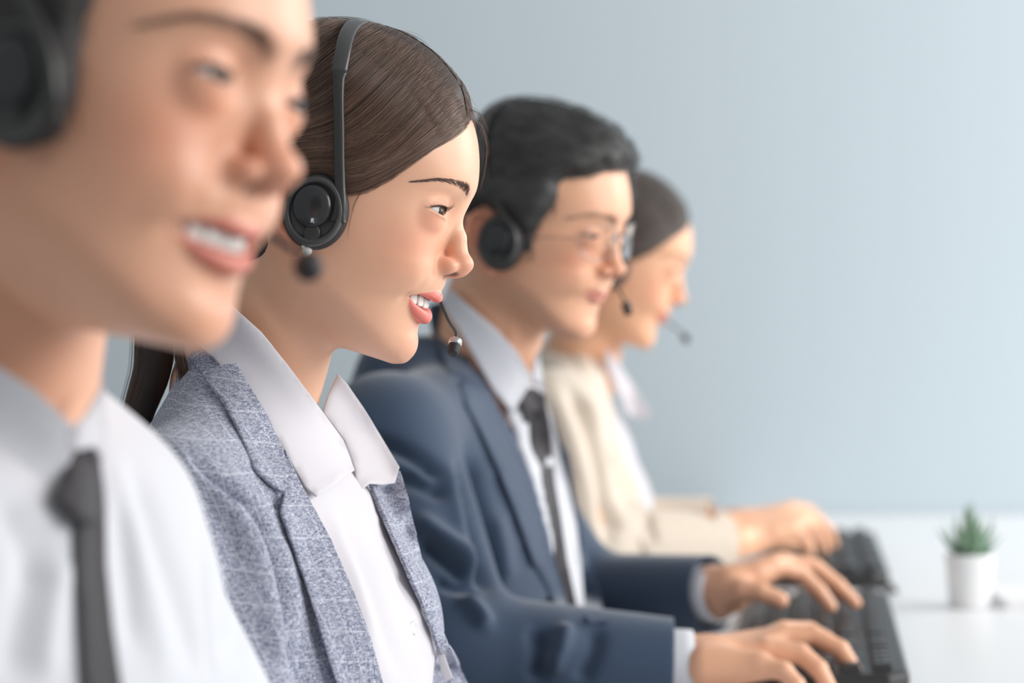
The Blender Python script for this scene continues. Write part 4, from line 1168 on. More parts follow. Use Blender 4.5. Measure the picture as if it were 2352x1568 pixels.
drape('knot', [(172, 1036), (216, 1022), (233, 1062), (241, 1120), (246, 1185), (205, 1205), (172, 1190), (150, 1166), (130, 1152), (148, 1092)], bs1, 0.012, 0.006, TIE, tie1, res=12, lift=near_line([(190, 1050), (195, 1180)], 0.004, 30))
print('m1 done', time.time()-t_start)

# ================================================================ the man in the navy suit
H3 = Head(1223.7, 546.1, 2.142, 28, 8.4, -3.9, 1.0, W=1.02, jaw=1.10, nose=1.0, nosew=1.25, brow=1.2, lips=0.82, open=0.0, mw=0.92, corner=1.5, liner=0.9, linerw=3.5, lidblush=0.15, lid=(11.0, -4.0, 6.0), smile=0.8, earx=5.0, earz=-5.0)
m3 = empty('person', P(1080, 1900, 2.15)); tag(m3, 'person in navy suit and glasses typing, white shirt, dark tie', 'person')
A3, B3 = P(1160, 640, 2.16), P(1085, 880, 2.19)
F3 = Frame(P(1000, 1150, 2.18), 14)
S3n, E3n, W3n = P(890, 1015, 2.0), P(1050, 1500, 1.93), P(1580, 1524, 1.925)
S3f, E3f, W3f = F3.w((0.0, 0.16, 0.04)), P(1330, 1385, 2.36), P(1660, 1362, 2.235)
torso3 = make_torso(F3, B3-np.array([0, 0, 0.015]), BODY_A, BODY_B, BODY_X, (S3n, E3n, W3n), (S3f, E3f, W3f), (0.060, 0.052, 0.036))
hand3n = [px_chain([(1700, 1505, 1.945, 13), (1800, 1462, 1.965, 11), (1868, 1458, 1.965, 9.3), (1930, 1490, 1.955, 8.3), (1972, 1552, 1.945, 7.0)]),
          px_chain([(1700, 1520, 1.92, 13), (1760, 1492, 1.92, 11), (1838, 1500, 1.915, 9.3), (1880, 1535, 1.905, 8.2), (1905, 1580, 1.90, 7.0)]),
          px_chain([(1690, 1540, 1.895, 12), (1745, 1530, 1.885, 10), (1800, 1540, 1.875, 8.4), (1830, 1572, 1.868, 7.4), (1845, 1606, 1.865, 6.4)]),
          px_chain([(1700, 1495, 1.97, 12), (1800, 1450, 2.01, 10.5), (1858, 1448, 2.03, 8.8), (1900, 1470, 2.03, 7.8), (1925, 1505, 2.03, 6.8)]),
          px_chain([(1640, 1540, 1.97, 13), (1720, 1560, 2.00, 11.5), (1790, 1560, 2.01, 9.8), (1840, 1548, 2.02, 8.4)])]
palm3n = [(P(1560, 1524, 1.925), P(1630, 1515, 1.925), 0.024, 0.023), (P(1620, 1512, 1.94), P(1790, 1468, 1.985), 0.020, 0.013), (P(1620, 1520, 1.92), P(1765, 1495, 1.93), 0.021, 0.014), (P(1620, 1528, 1.90), P(1745, 1528, 1.89), 0.019, 0.013)]
hand3f = [px_chain([(1740, 1318, 2.225, 13), (1775, 1298, 2.235, 11), (1838, 1316, 2.245, 9.0), (1880, 1356, 2.24, 8.2), (1908, 1392, 2.235, 7.0)]),
          px_chain([(1760, 1308, 2.27, 13), (1800, 1292, 2.285, 11), (1872, 1302, 2.29, 9.2), (1925, 1345, 2.285, 8.4), (1964, 1384, 2.28, 7.2)]),
          px_chain([(1760, 1308, 2.31, 12), (1800, 1294, 2.325, 10.5), (1860, 1302, 2.335, 8.8), (1905, 1334, 2.335, 7.8), (1935, 1366, 2.33, 6.8)]),
          px_chain([(1750, 1312, 2.34, 11), (1790, 1302, 2.355, 9.5), (1835, 1312, 2.365, 8.0), (1865, 1338, 2.365, 7.0), (1885, 1362, 2.36, 6.2)]),
          px_chain([(1660, 1362, 2.215, 14), (1705, 1355, 2.195, 12), (1748, 1360, 2.185, 10.0), (1792, 1378, 2.18, 8.8)])]
palm3f = [(P(1640, 1352, 2.235), P(1680, 1350, 2.235), 0.025, 0.024), (P(1680, 1345, 2.22), P(1768, 1303, 2.235), 0.021, 0.013), (P(1680, 1343, 2.25), P(1790, 1298, 2.28), 0.021, 0.013), (P(1680, 1345, 2.27), P(1780, 1302, 2.33), 0.020, 0.012)]
def skin3(p):
    f = head_near(H3, p)
    f = smin(f, cone(p, A3, B3, 0.052, 0.058), 0.016)
    f = smin(f, torso3(p, -0.026, False), 0.03)
    for (s_, e_, w_) in ((S3n, E3n, W3n), (S3f, E3f, W3f)):
        f = smin(f, smin(cone(p, s_, e_, 0.042, 0.036), cone(p, e_, w_, 0.036, 0.024), 0.02), 0.02)
    for ch, pa in ((hand3n, palm3n), (hand3f, palm3f)):
        b = (np.abs(p-pa[2][1]) < 0.16).all(1)
        if b.any(): f[b] = smin(f[b], finger_field(p[b], ch, palm=pa), 0.006)
    return f
lo3 = np.array([-0.32, 1.76, 0.73]); hi3 = np.array([0.42, 2.46, 1.36])
V, F = surface(skin3, lo3, hi3, 0.0018)
body3 = obj_np('body', V, F, SK1, m3); l = H3.l(V); bv3 = bvh_of(V, F)
setcol(body3.data, brow_tint(l, skin_colors(l, H3.q, lin((230, 178, 146)), lin((222, 124, 96)), lin((208, 138, 124)), lin((80, 48, 42))), MBROW, lin((90, 70, 62)), 0.65, 3.2))
add_eyes(H3, m3); add_lashes(H3, m3, 4.0); add_brows(H3, m3, bv3, 160, path=MBROW, thick=7)
HP3 = [(1470, 330), (1440, 390), (1412, 396), (1392, 392), (1372, 402), (1350, 412), (1300, 413), (1284, 424), (1290, 452), (1264, 482), (1242, 506), (1230, 545), (1224, 578), (1206, 582), (1190, 545), (1150, 495), (1110, 480), (1082, 495), (1072, 540), (1075, 580), (1068, 640), (1020, 700),
       (850, 700), (750, 400), (950, 100), (1300, 50), (1520, 200)]
def th3(l):
    x, y, z = l.T
    return 8+5*sstep(62, 105, z)+7*np.exp(-0.5*((x-72)/22)**2-0.5*((z-98)/20)**2)+2*np.exp(-0.5*((x+25)/25)**2-0.5*((z-120)/18)**2)
BLK3 = mat('hair_black_hazed', (0.055, 0.054, 0.054), 0.55)  # black lifted to grey, haze painted into the hair colour
c3 = cap_field(H3, HP3, th3, 34)
V, F = surface(lambda p: c3(p)+lumpy(H3.l(p), 0.17, 1.8, 9)*H3.S, H3.O-0.16, H3.O+0.19, 0.0028, smooth=1)
pxv = right_px(H3, H3.l(V)); k = inpoly(pxv, HP3) | (dpoly(pxv, HP3, True)[0] < 5)
V, F, _ = keep_faces(V, F, k); hair3 = obj_np('hair', V, F, BLK3, m3)
tufts(H3, V, F, 5000, 13, lambda l: np.array([0.1, 0, -1.0]) if l[2] < 60 else np.array([0.8, -0.5, 0.15]), 12, HMB, hair3, 0.00016)
headset(H3, 'black headset worn by person in navy suit', (6, -2), (24, 27),
        [(24, -82, -8), (21, -84, 12), (3, -84, 34), (-16, -82, 62), (-30, -74, 90), (-38, -46, 122), (-40, 0, 136)],
        boom=[(5, 84, -10), (36, 78, -26), (62, 62, -36), (80, 44, -44), (90, 38, -52), (93, 38, -58)], mic_r=4.4)
# glasses
TEMPLE = mat('spectacle_arm', (0.22, 0.16, 0.13), 0.4)
STEEL = mat('spectacle_frame', (0.35, 0.33, 0.32), 0.35, Metallic=0.8); GLASS = mat('spectacle_lens', (1, 1, 1), 0.02, IOR=1.06); GLASS.node_tree.nodes['Principled BSDF'].inputs['Transmission Weight'].default_value = 1.0
gl = empty('eyeglasses', H3.w((92, 0, 5))[0]); tag(gl, 'thin framed eyeglasses worn by person in navy suit', 'eyeglasses')
for side in (-1, 1):
    a = np.linspace(0, 2*math.pi, 41)
    cx = lambda yy: 98-0.010*(abs(yy))**2*0.55
    ring = np.array([[cx(33+22*math.cos(t))-0.06*18*math.sin(t)*-1, side*(33+25*np.sign(math.cos(t))*abs(math.cos(t))**0.8), 7+17.5*np.sign(math.sin(t))*abs(math.sin(t))**0.8] for t in a])
    pl = Pile(); pl.add(*tube_np(H3.w(ring), 0.5*H3.S, 8, cap=False)); rim = pl.build('rim', STEEL, gl)
    c = ring[:-1].mean(0); Vv = np.concatenate([[c], ring[:-1], [c-[1.2, 0, 0]], ring[:-1]-[1.2, 0, 0]]); n_ = 40; Ff = []
    for k_ in range(n_): Ff += [(0, 1+k_, 1+(k_+1) % n_), (n_+1, n_+2+(k_+1) % n_, n_+2+k_), (1+k_, n_+2+k_, n_+2+(k_+1) % n_, 1+(k_+1) % n_)]
    pl = Pile(); pl.add(H3.w(Vv), Ff); pl.build('lens', GLASS, rim)
    pl = Pile(); pl.add(*tube_np(H3.w(np.array([(82, side*58, 10), (76, side*70, 11), (40, side*76, 8), (6, side*77, 4)])), 0.6*H3.S, 8)); pl.build('temple_arm', TEMPLE, gl)
pl = Pile(); pl.add(*tube_np(H3.w(bez((97, -9, 9), (102, 0, 14), (97, 9, 9), 9)), 0.7*H3.S, 8)); pl.build('bridge', STEEL, gl)
NAVY = cloth_mat('suit_navy', lin((53, 70, 93)), 0.7, 2200, 0.25, 0.35)
c8 = np.array([F3.w((a, b, c)) for a in (-0.17, 0.2) for b in (-0.22, 0.22) for c in (-0.40, 0.17)])
V, F = surface(lambda p: torso3(p, -0.012, False), c8.min(0), c8.max(0), 0.004, smooth=2)
V, F, _ = keep_faces(V, F, ~((F3.l(V)[:, 2] > 0.07) & (cone(V, A3, B3, 0.052, 0.058) < 0.003)))
shirt3 = obj_np('shirt', V, F, SHIRT, m3); bs3 = bvh_of(V, F)
lo = np.array([-0.36, 1.74, 0.66]); hi = np.array([0.24, 2.52, 1.22])
V, F = surface(lambda p: torso3(p, 0.004), lo, hi, 0.004, smooth=3)
V = sculpt(V, vnormals(V, F), [([(830, 1010), (900, 1030), (980, 1075), (1010, 1110)], 14, -0.0145), ([(880, 1090), (960, 1110), (1030, 1140)], 12, -0.0116), ([(860, 1050), (940, 1070), (1010, 1120)], 12, 0.0087),
    ([(1068, 1040), (1075, 1110), (1090, 1180), (1110, 1280), (1120, 1360)], 16, -0.0261), ([(1040, 1060), (1060, 1160), (1100, 1300)], 16, 0.0087),
    ([(950, 1180), (1000, 1220), (1060, 1270), (1100, 1330)], 14, 0.0130), ([(960, 1240), (1010, 1280), (1080, 1330)], 12, -0.0145), ([(990, 1330), (1050, 1350), (1110, 1355)], 10, -0.0116),
    ([(1060, 1370), (1090, 1400), (1120, 1440)], 12, 0.0145), ([(1230, 1440), (1240, 1500), (1230, 1568)], 14, -0.0116), ([(1300, 1430), (1290, 1490), (1260, 1540)], 14, 0.0116), ([(1370, 1440), (1360, 1500), (1330, 1568)], 14, -0.0087),
    ([(1130, 1180), (1150, 1260), (1160, 1340)], 18, 0.0072)])
bj3 = bvh_of(V, F)
VO3 = [(1020, 650), (1075, 800), (1130, 900), (1190, 1010), (1230, 1110), (1265, 1240), (1300, 1400), (1345, 1400), (1338, 1280), (1325, 1180), (1310, 1090), (1292, 1020), (1280, 960), (1260, 870), (1245, 800), (1150, 600)]
pv = proj(V); l = F3.l(V)
cut = inpoly(pv, VO3) & (l[:, 0] > -0.03) & (l[:, 1] > -0.14) & (l[:, 1] < 0.045+0.25*np.clip(l[:, 2], 0, 0.1))
nk = (cone(V, A3, B3, 0.054, 0.060) < 0.0) & (l[:, 2] > 0.06)
k = ~(cut | nk) & cut_sleeve(V, F, E3n, W3n, 0.93) & cut_sleeve(V, F, E3f, W3f, 0.93)
V, F, _ = keep_faces(V, F, k)
suit3 = obj_np('suit_jacket', V, F, NAVY, m3); sd = suit3.modifiers.new('cloth', 'SOLIDIFY'); sd.thickness = 0.003; sd.offset = -1
cuff('cuff', E3n, W3n, 0.93, 0.0335, 0.018, SHIRT, shirt3); cuff('cuff', E3f, W3f, 0.93, 0.0335, 0.012, SHIRT, shirt3)
V, F = surface(lambda p: smin(torso3(p, 0.002, False), cone(p, A3, B3, 0.058, 0.066), 0.05), H3.O+np.array([-0.26, -0.22, -0.32]), H3.O+np.array([0.18, 0.22, 0.0]), 0.006, smooth=2)
bf3 = bvh_of(V, F)
drape('collar', [(1030, 662), (1080, 705), (1140, 755), (1190, 810), (1222, 868), (1205, 905), (1178, 948), (1140, 905), (1095, 830), (1050, 750), (1015, 700)], bf3, 0.007, 0.002, SHIRT, shirt3)
drape('collar', [(1222, 868), (1228, 830), (1238, 800), (1245, 850), (1252, 905), (1238, 895)], bf3, 0.006, 0.002, SHIRT, shirt3, res=7, d0=2.15)
drape('collar', [(985, 700), (1018, 690), (1050, 760), (1090, 850), (1120, 900), (1090, 890), (1060, 868), (1030, 860), (1010, 800), (990, 745)], bj3, 0.010, 0.003, NAVY, suit3)
drape('lapel', [(1062, 872), (1092, 888), (1122, 900), (1170, 990), (1210, 1070), (1245, 1180), (1275, 1290), (1308, 1400), (1270, 1380), (1225, 1290), (1190, 1190), (1150, 1090), (1105, 990), (1072, 930), (1055, 900)], bj3, 0.008, 0.003, NAVY, suit3, lift=near_line([(1072, 930), (1150, 1090), (1190, 1190), (1225, 1290)], 0.006, 9))
drape('lapel', [(1266, 940), (1288, 1010), (1305, 1045), (1312, 1090), (1327, 1170), (1342, 1260), (1356, 1300), (1395, 1430), (1350, 1430), (1326, 1290), (1322, 1200), (1304, 1112), (1286, 1050)], bj3, 0.006, 0.003, NAVY, suit3)
drape('shirt_front', [(1150, 900), (1200, 880), (1240, 885), (1268, 960), (1290, 1060), (1304, 1110), (1324, 1200), (1336, 1300), (1345, 1420), (1290, 1420), (1240, 1170), (1200, 1030), (1170, 960)], bf3, 0.0045, 0.0015, SHIRT, shirt3, smooth=14)
tie3 = drape('tie', [(1200, 935), (1250, 900), (1264, 985), (1276, 1105), (1292, 1200), (1304, 1285), (1332, 1420), (1300, 1420), (1262, 1230), (1230, 1100), (1212, 1010)], bf3, 0.011, 0.003, TIE, m3, smooth=16)
drape('knot', [(1196, 925), (1222, 890), (1240, 898), (1252, 925), (1250, 960), (1210, 972)], bf3, 0.018, 0.006, TIE, tie3)
print('m3 done', time.time()-t_start)

# ================================================================ the woman at the far end, beige jacket
H4 = Head(1403.7, 615.4, 2.776, 8, 12.6, 0, 1.0, open=0.0, smile=0.9, lid=(8.0, -3.0, 6.0), lips=0.95, corner=1.0)
w4 = empty('person', P(1330, 1700, 2.8)); tag(w4, 'person in cream jacket and white blouse typing at far end of the desk', 'person')
A4, B4 = P(1362, 700, 2.79), P(1325, 865, 2.82)
F4 = Frame(P(1312, 1080, 2.82), 8)
S4n, E4n, W4n = P(1268, 955, 2.66), P(1350, 1262, 2.62), P(1690, 1245, 2.72)
S4f, E4f, W4f = F4.w((0, 0.15, 0.03)), P(1420, 1225, 3.02), P(1690, 1205, 2.98)
A_ = [x*0.84 for x in BODY_A]; B_ = [x*0.9 for x in BODY_B]
torso4 = make_torso(F4, B4-np.array([0, 0, 0.015]), A_, B_, [x*0.3 for x in BODY_X], (S4n, E4n, W4n), (S4f, E4f, W4f), (0.052, 0.046, 0.034), extra=lambda l: ell(np.stack([l[:, 0], -np.abs(l[:, 1]), l[:, 2]], 1), (0.052, -0.07, -0.05), (0.058, 0.06, 0.06)))
hand4n = [px_chain([(1780, 1215, 2.80, 12), (1840, 1190, 2.84, 10), (1880, 1195, 2.86, 8.4), (1905, 1220, 2.87, 7.6), (1915, 1250, 2.87, 6.4)]),
          px_chain([(1780, 1215, 2.77, 12), (1830, 1200, 2.79, 10), (1868, 1212, 2.80, 8.2), (1888, 1238, 2.80, 7.4), (1895, 1262, 2.80, 6.2)]),
          px_chain([(1775, 1222, 2.74, 11), (1815, 1215, 2.75, 9), (1845, 1230, 2.75, 7.6), (1858, 1252, 2.75, 6.8), (1862, 1272, 2.75, 5.8)]),
          px_chain([(1785, 1208, 2.84, 11), (1838, 1186, 2.89, 9.5), (1872, 1192, 2.92, 8.0), (1890, 1214, 2.93, 7.0), (1896, 1236, 2.93, 6.2)]),
          px_chain([(1740, 1236, 2.80, 12), (1790, 1245, 2.85, 10.5), (1830, 1247, 2.88, 9), (1860, 1245, 2.90, 7.8)])]
palm4n = [(P(1680, 1242, 2.72), P(1730, 1230, 2.75), 0.023, 0.022), (P(1725, 1226, 2.76), P(1836, 1196, 2.83), 0.020, 0.013), (P(1725, 1232, 2.75), P(1825, 1206, 2.79), 0.020, 0.013), (P(1725, 1236, 2.74), P(1815, 1218, 2.75), 0.018, 0.012)]
off4 = lambda ch, dx, dy, dd: [[(P(*(proj(a)[0]+np.array([dx, dy])), a[1]+dd), r) for a, r in c] for c in ch]
hand4f = off4(hand4n, -20, -22, 0.22)
palm4f = [(P(*(proj(a)[0]+np.array([-20, -22])), a[1]+0.22), P(*(proj(b)[0]+np.array([-20, -22])), b[1]+0.22), ra, rb) for a, b, ra, rb in palm4n]
def skin4(p):
    f = head_near(H4, p)
    f = smin(f, cone(p, A4, B4, 0.047, 0.052), 0.014)
    f = smin(f, torso4(p, -0.024, False), 0.03)
    for (s_, e_, w_) in ((S4n, E4n, W4n), (S4f, E4f, W4f)):
        f = smin(f, smin(cone(p, s_, e_, 0.038, 0.034), cone(p, e_, w_, 0.034, 0.022), 0.02), 0.02)
    for ch, pa in ((hand4n, palm4n), (hand4f, palm4f)):
        b = (np.abs(p-pa[2][1]) < 0.16).all(1)
        if b.any(): f[b] = smin(f[b], finger_field(p[b], ch, palm=pa), 0.006)
    return f
V, F = surface(skin4, np.array([-0.15, 2.55, 0.72]), np.array([0.54, 3.2, 1.36]), 0.0021)
body4 = obj_np('body', V, F, SK2, w4); l = H4.l(V); bv4 = bvh_of(V, F)
setcol(body4.data, brow_tint(l, skin_colors(l, H4.q, lin((234, 182, 148)), lin((224, 124, 96)), lin((214, 130, 116)), lin((80, 48, 42))), BROW, lin((120, 92, 84)), 0.5))
add_eyes(H4, w4); add_lashes(H4, w4, 6.0); add_brows(H4, w4, bv4, 120)
def cap4(p):
    l = H4.l(p); sk = smin(ell(l, (4, 0, 38), (92, 70.5, 87)), face_lite(l, H4.q), 8); px = right_px(H2, l); d, _ = dpoly(px, HP2, True); sd = np.where(inpoly(px, HP2), d, -d)
    return (sk-(th2(l)*sstep(-2, 70, sd)-2.5*(1-sstep(-6, 4, sd))))*H4.S
V, F = surface(cap4, H4.O-0.14, H4.O+0.16, 0.003, smooth=2)
px = right_px(H2, H4.l(V)); k = inpoly(px, HP2) | (dpoly(px, HP2, True)[0] < 5)
V, F, _ = keep_faces(V, F, k); DKB = mat('hair_dark_brown', lin((80, 72, 69)), 0.5); hair4 = obj_np('hair', V, F, DKB, w4)  # hair colour lightened to stand in for haze
strands('combed_hair', [H4.w(H2.l(c)) for c in S_[:3500]], 0.00013, hair_mat('hair_dark_strands', tuple(lin((78, 70, 67))), tuple(lin((122, 110, 104))), 0.4), hair4)  # strands lightened for painted haze as well
headset(H4, 'black headset worn by person in cream jacket, microphone in front of the mouth', (9, -2), (21, 24.5),
        [(25.5, -82, -6), (22.8, -82.5, 19), (16.1, -81, 52.3), (9.8, -78.5, 83), (3.5, -52, 118), (2.4, 0, 132)],
        boom=[(4, 84, -10), (40, 84, -34), (80, 70, -52), (104, 45, -62), (112, 30, -68)], mic_r=4.4)
CREAM = cloth_mat('jacket_cream', lin((216, 203, 188)), 0.8, 2000, 0.2, 0.2)
c8 = np.array([F4.w((a, b, c)) for a in (-0.17, 0.2) for b in (-0.2, 0.2) for c in (-0.40, 0.17)])
V, F = surface(lambda p: torso4(p, -0.010, False), c8.min(0), c8.max(0), 0.0045, smooth=2)
V, F, _ = keep_faces(V, F, ~((F4.l(V)[:, 2] > 0.07) & (cone(V, A4, B4, 0.047, 0.052) < 0.003)))
blouse4 = obj_np('blouse', V, F, BLOUSE, w4)
V, F = surface(lambda p: torso4(p, 0.005), np.array([-0.2, 2.52, 0.66]), np.array([0.44, 3.2, 1.24]), 0.0045, smooth=3)
V = sculpt(V, vnormals(V, F), [([(1300, 880), (1345, 960), (1375, 1050), (1390, 1150), (1400, 1260)], 12, -0.014), ([(1400, 960), (1430, 1040), (1465, 1130), (1490, 1200)], 9, -0.010), ([(1340, 900), (1385, 990), (1420, 1100)], 14, 0.008), ([(1270, 900), (1310, 1000), (1340, 1120)], 16, 0.006), ([(1400, 1150), (1420, 1220)], 10, -0.010), ([(1480, 1180), (1500, 1250)], 8, -0.01)])
bj4 = bvh_of(V, F); pv = proj(V); l = F4.l(V)
VO4 = [(1370, 740), (1380, 830), (1390, 900), (1410, 1000), (1438, 1080), (1465, 1160), (1490, 1250), (1505, 1300), (1640, 1300), (1640, 900), (1500, 740)]
cut = inpoly(pv, VO4) & (l[:, 0] > -0.02) & (l[:, 1] > -0.12) & (l[:, 1] < 0.12); nk = (cone(V, A4, B4, 0.049, 0.054) < 0) & (l[:, 2] > 0.06)
k = ~(cut & (proj(V)[:, 1] < 1260) | nk) & cut_sleeve(V, F, E4n, W4n, 0.90) & cut_sleeve(V, F, E4f, W4f, 0.80)
V, F, _ = keep_faces(V, F, k); jacket4 = obj_np('jacket', V, F, CREAM, w4); sd = jacket4.modifiers.new('cloth', 'SOLIDIFY'); sd.thickness = 0.003; sd.offset = -1
drape('lapel', [(1310, 775), (1362, 775), (1386, 830), (1399, 900), (1421, 1000), (1450, 1080), (1478, 1160), (1503, 1250), (1512, 1290), (1488, 1290), (1460, 1200), (1422, 1100), (1378, 980), (1340, 880)], bj4, 0.006, 0.003, CREAM, jacket4)
V, F = surface(lambda p: smin(torso4(p, 0.004, False), cone(p, A4, B4, 0.053, 0.060), 0.05), H4.O+np.array([-0.2, -0.2, -0.30]), H4.O+np.array([0.14, 0.22, 0.0]), 0.006, smooth=2)
drape('collar', [(1395, 800), (1425, 840), (1455, 885), (1495, 950), (1480, 965), (1440, 950), (1415, 890), (1390, 830)], bvh_of(V, F), 0.006, 0.002, BLOUSE, blouse4)
print('w4 done', time.time()-t_start)
# ================================================================ room, desk and the things on it
DESK_Z = 0.78
def box_np(c, s, yaw=0.0):
    a = math.radians(yaw); R_ = np.array([[math.cos(a), -math.sin(a)], [math.sin(a), math.cos(a)]]); V = []
    for z in (-.5, .5):
        for x, y in ((-.5, -.5), (.5, -.5), (.5, .5), (-.5, .5)):
            q = R_@np.array([x*s[0], y*s[1]]); V.append((c[0]+q[0], c[1]+q[1], c[2]+z*s[2]))
    return np.array(V), [(0, 3, 2, 1), (4, 5, 6, 7), (0, 1, 5, 4), (1, 2, 6, 5), (2, 3, 7, 6), (3, 0, 4, 7)]
def box_obj(name, c, s, m, parent=None, yaw=0.0, bev=0.0, kind=None):
    pl = Pile(); pl.add(*box_np(c, s, yaw)); o = pl.build(name, m, parent, smooth=False)
    if bev: b_ = o.modifiers.new('b', 'BEVEL'); b_.width = bev; b_.segments = 3
    if kind: tag(o, kind=kind)
    return o
WALLM = mat('wall_paint', lin((187, 199, 206)), 0.92); noise_bump(WALLM, 60, 0.05, 0.001)
box_obj('wall_back', (0.6, 4.0, 1.3), (6.4, 0.1, 2.9), WALLM, kind='structure')
box_obj('floor', (0.6, 1.9, -0.05), (6.4, 4.3, 0.1), mat('floor_grey', lin((150, 150, 148)), 0.6), kind='structure')
DESKM = mat('desk_white', lin((236, 237, 239)), 0.35)
desk = empty('desk', (0.75, 2.4, 0.0), 'long white office desk running along the row of people to the wall', 'desk')
dir_ = 8.2
c0 = P(1176, 784, 2.0)
# desk edge nearest the people runs along the row direction
ex = lambda y: 0.115+0.155*(y-2.2)
V = []; y0, y1 = 1.2, 3.945
for z in (DESK_Z-0.03, DESK_Z): V += [(ex(y0), y0, z), (ex(y0)+1.5, y0, z), (ex(y1)+1.5, y1, z), (ex(y1), y1, z)]
pl = Pile(); pl.add(V, [(0, 3, 2, 1), (4, 5, 6, 7), (0, 1, 5, 4), (1, 2, 6, 5), (2, 3, 7, 6), (3, 0, 4, 7)]); dt = pl.build('desktop', DESKM, desk, smooth=False)
b_ = dt.modifiers.new('b', 'BEVEL'); b_.width = 0.003; b_.segments = 3
for (x, y) in ((ex(1.3)+0.3, 1.32), (ex(1.3)+1.40, 1.32), (ex(3.8)+0.3, 3.8), (ex(3.8)+1.40, 3.8)):
    box_obj('leg', (x, y, (DESK_Z-0.03)/2), (0.05, 0.05, DESK_Z-0.03), DESKM, desk, bev=0.003)
KB = mat('keyboard_plastic', (0.03, 0.03, 0.032), 0.45); KEYM = mat('key_plastic', (0.04, 0.04, 0.043), 0.5); INK = mat('key_print', (0.75, 0.75, 0.78), 0.6)
def keyboard(label, near_r, far_r, width=0.165, chamfer=True):
    """near_r, far_r: world (x, y) of the right-hand (monitor side) corners"""
    a = np.array(near_r); b = np.array(far_r); L = np.linalg.norm(b-a); u = (b-a)/L; v = np.array([-u[1], u[0]])   # v towards the person
    z0 = DESK_Z
    root = empty('keyboard', (*(a+(b-a)/2+v*width/2), z0), label, 'keyboard')
    def W(s, t, z): q = a+u*s+v*t; return (q[0], q[1], z0+z)
    ch = 0.018
    out = [(0, ch), (ch, 0), (L-ch, 0), (L, ch), (L, width-0.012), (L-0.012, width), (0.012, width), (0, width-0.012)]
    tz = lambda t: 0.024-0.010*t/width
    V = [W(s, t, 0.002) for s, t in out]+[W(s, t, tz(t)-0.004) for s, t in out]+[W(s+(0.004 if s < L/2 else -0.004), t+(0.004 if t < width/2 else -0.004), tz(t)) for s, t in out]
    F = [tuple(range(8))]; n = 8
    for r in range(2):
        for k in range(n): F.append((r*n+k, (r+1)*n+k, (r+1)*n+(k+1) % n, r*n+(k+1) % n))
    F.append(tuple(16+k for k in range(8))[::-1])
    pl = Pile(); pl.add(V, F); o = pl.build('case', KB, root, smooth=False); bb = o.modifiers.new('b', 'BEVEL'); bb.width = 0.0015; bb.segments = 2
    pl = Pile(); ink = Pile()
    R_ = random.Random(5); rows = 6; x0, x1 = 0.012, L-0.012; pit = (width-0.028)/rows
    cols = [(x0, x0+(x1-x0)*0.175, 4), (x0+(x1-x0)*0.195, x0+(x1-x0)*0.325, 3), (x0+(x1-x0)*0.345, x1, 15)]
    for r in range(rows):
        t0 = 0.016+r*pit+(0.003 if r > 0 else -0.002); t1 = t0+pit*0.86
        for (s0, s1, nc) in cols:
            w_ = (s1-s0)/nc; k = 0
            while k < nc:
                span = 1
                if nc == 15 and r == 5: span = 6 if k == 5 else 1
                if nc == 15 and r in (2, 3, 4) and k == 0: span = 2
                span = min(span, nc-k)
                a0 = s0+k*w_+w_*0.06; a1 = s0+(k+span)*w_-w_*0.06; k += span
                zb = tz(t0)-0.002; h = 0.0075; i_ = 0.0022
                Vk = [W(s, t, tz(t)-0.001) for s, t in ((a0, t0), (a1, t0), (a1, t1), (a0, t1))]+[W(s, t, tz(t)+h) for s, t in ((a0+i_, t0+i_), (a1-i_, t0+i_), (a1-i_, t1-i_), (a0+i_, t1-i_))]
                pl.add(Vk, [(4, 7, 6, 5), (0, 4, 5, 1), (1, 5, 6, 2), (2, 6, 7, 3), (3, 7, 4, 0)])
                c_s, c_t = a0+(a1-a0)*0.62, t0+(t1-t0)*0.35; q = 0.0014
                zt = h+0.0002
                ink.add([W(c_s-q, c_t-q*1.3, tz(c_t)+zt), W(c_s+q, c_t-q*1.3, tz(c_t)+zt), W(c_s+q, c_t+q*0.6, tz(c_t)+zt), W(c_s-q, c_t+q*0.6, tz(c_t)+zt)], [(3, 2, 1, 0)])
    keys = pl.build('keys', KEYM, root, smooth=False); tag(keys, kind='stuff'); bb = keys.modifiers.new('b', 'BEVEL'); bb.width = 0.0008; bb.segments = 2
    ink.build('key_lettering', INK, keys, smooth=False)
    return root
def onz(px, py, z): d = FPX*(CAMH-z)/(py-784.0); q = P(px, py, d); return (q[0], q[1])
keyboard('black keyboard nearer the camera, under the hands of the person in navy suit', onz(2092, 1556, DESK_Z+0.02), onz(2040, 1364, DESK_Z+0.02), 0.17)
keyboard('black keyboard farther along the desk, under the hands of the person in cream jacket', onz(2044, 1318, DESK_Z+0.02), onz(2008, 1224, DESK_Z+0.02), 0.17)
# cable from the near keyboard
k0 = onz(2040, 1345, DESK_Z); pts = [(*onz(1900, 1345, DESK_Z), DESK_Z+0.005), (*onz(1955, 1332, DESK_Z), DESK_Z+0.005), (*onz(2000, 1336, DESK_Z), DESK_Z+0.005), (*onz(2040, 1350, DESK_Z), DESK_Z+0.005), (*onz(2056, 1366, DESK_Z), DESK_Z+0.005)]
pl = Pile(); pl.add(*tube_np(spline(pts, 10), 0.0035, 10)); tag(pl.build('cable', KB), 'black cable lying curled between the two keyboards', 'cable')
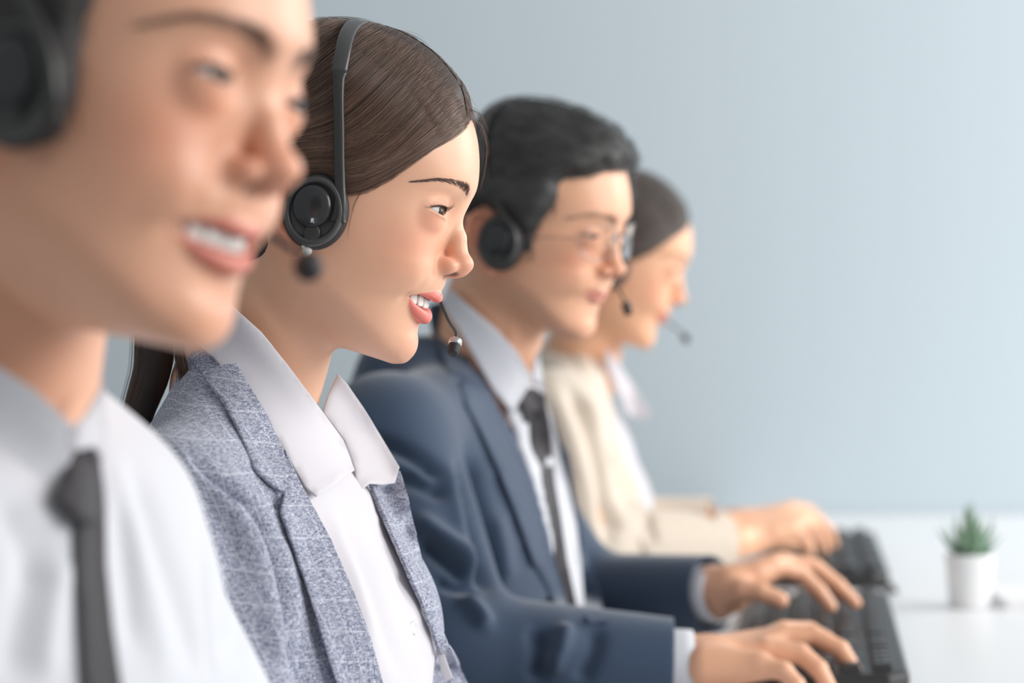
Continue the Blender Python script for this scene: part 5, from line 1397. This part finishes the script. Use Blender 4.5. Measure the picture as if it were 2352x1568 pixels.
# potted succulent
pc = np.array([*onz(2227, 1394, DESK_Z), DESK_Z]); dpl = pc[1]; s_ = dpl/FPX
root = empty('potted_succulent', pc, 'small green succulent in a white pot on the white desk', 'plant')
POT = mat('pot_white', lin((240, 241, 242)), 0.4); LEAF = mat('succulent_leaf', lin((126, 156, 130)), 0.5); SOIL = mat('potting_soil', (0.08, 0.06, 0.05), 0.9)
rt, rb, hp = 57*s_, 47*s_, 122*s_
def lathe_obj(name, prof, c, m, parent, n=48):
    V = []; F = []
    for r, z in prof:
        for k in range(n): a = 2*math.pi*k/n; V.append((c[0]+r*math.cos(a), c[1]+r*math.sin(a), c[2]+z))
    for i in range(len(prof)-1):
        for k in range(n): F.append((i*n+k, i*n+(k+1) % n, (i+1)*n+(k+1) % n, (i+1)*n+k))
    pl = Pile(); pl.add(V, F); return pl.build(name, m, parent)
lathe_obj('pot', [(0.0005, 0), (rb-0.002, 0), (rb, 0.002), (rt-0.001, hp-0.002), (rt, hp), (rt-0.002, hp+0.0008), (rt-0.004, hp-0.001), (rt-0.006, hp-0.012), (0.0005, hp-0.012)], pc, POT, root)
lathe_obj('soil', [(rt-0.005, hp-0.012), (rt*0.6, hp-0.008), (0.0005, hp-0.007)], pc, SOIL, root)
R_ = random.Random(8)
for i in range(26):
    a = i*2.399; lay = i/25.0; lean = 1.0-0.85*lay; ln = (0.046+0.016*lay)*R_.uniform(.85, 1.12)*1.12
    d = np.array([math.cos(a)*math.sin(lean), math.sin(a)*math.sin(lean), math.cos(lean)]); up = np.array([-math.cos(a)*math.cos(lean), -math.sin(a)*math.cos(lean), math.sin(lean)]); sd_ = np.cross(d, up)
    b0 = pc+np.array([math.cos(a)*0.006*(1-lay), math.sin(a)*0.006*(1-lay), hp-0.010])
    V = []; F = []; m_ = 12; n_ = 8
    for j in range(m_):
        t = j/(m_-1); wd = 0.0066*(1-t**1.3)**1.0*(0.75+0.5*math.sin(min(t*2.2, 1.57)))+0.0002; c_ = b0+d*ln*t+up*0.010*t*t
        for k in range(n_):
            an = 2*math.pi*k/n_; V.append(c_+sd_*math.cos(an)*wd+up*(math.sin(an)*wd*0.38+0.25*wd*math.cos(an)**2))
    for j in range(m_-1):
        for k in range(n_): F.append((j*n_+k, j*n_+(k+1) % n_, (j+1)*n_+(k+1) % n_, (j+1)*n_+k))
    pl = Pile(); pl.add(V, F); pl.build('leaf', LEAF, root)
# white pad of paper at the right edge of the picture
nx, ny = onz(2306, 1402, DESK_Z); PAPER = mat('paper_white', lin((238, 238, 240)), 0.7)
pad = empty('notepad', (nx+0.1, ny+0.07, DESK_Z), 'white notepad lying flat on the desk beside the potted succulent', 'notepad')
box_obj('pages', (nx+0.104, ny+0.08, DESK_Z+0.0065), (0.20, 0.15, 0.013), PAPER, pad, bev=0.001); box_obj('cover', (nx+0.104, ny+0.08, DESK_Z+0.0138), (0.204, 0.154, 0.0016), mat('cover_white', lin((244, 244, 246)), 0.4), pad, bev=0.0006)
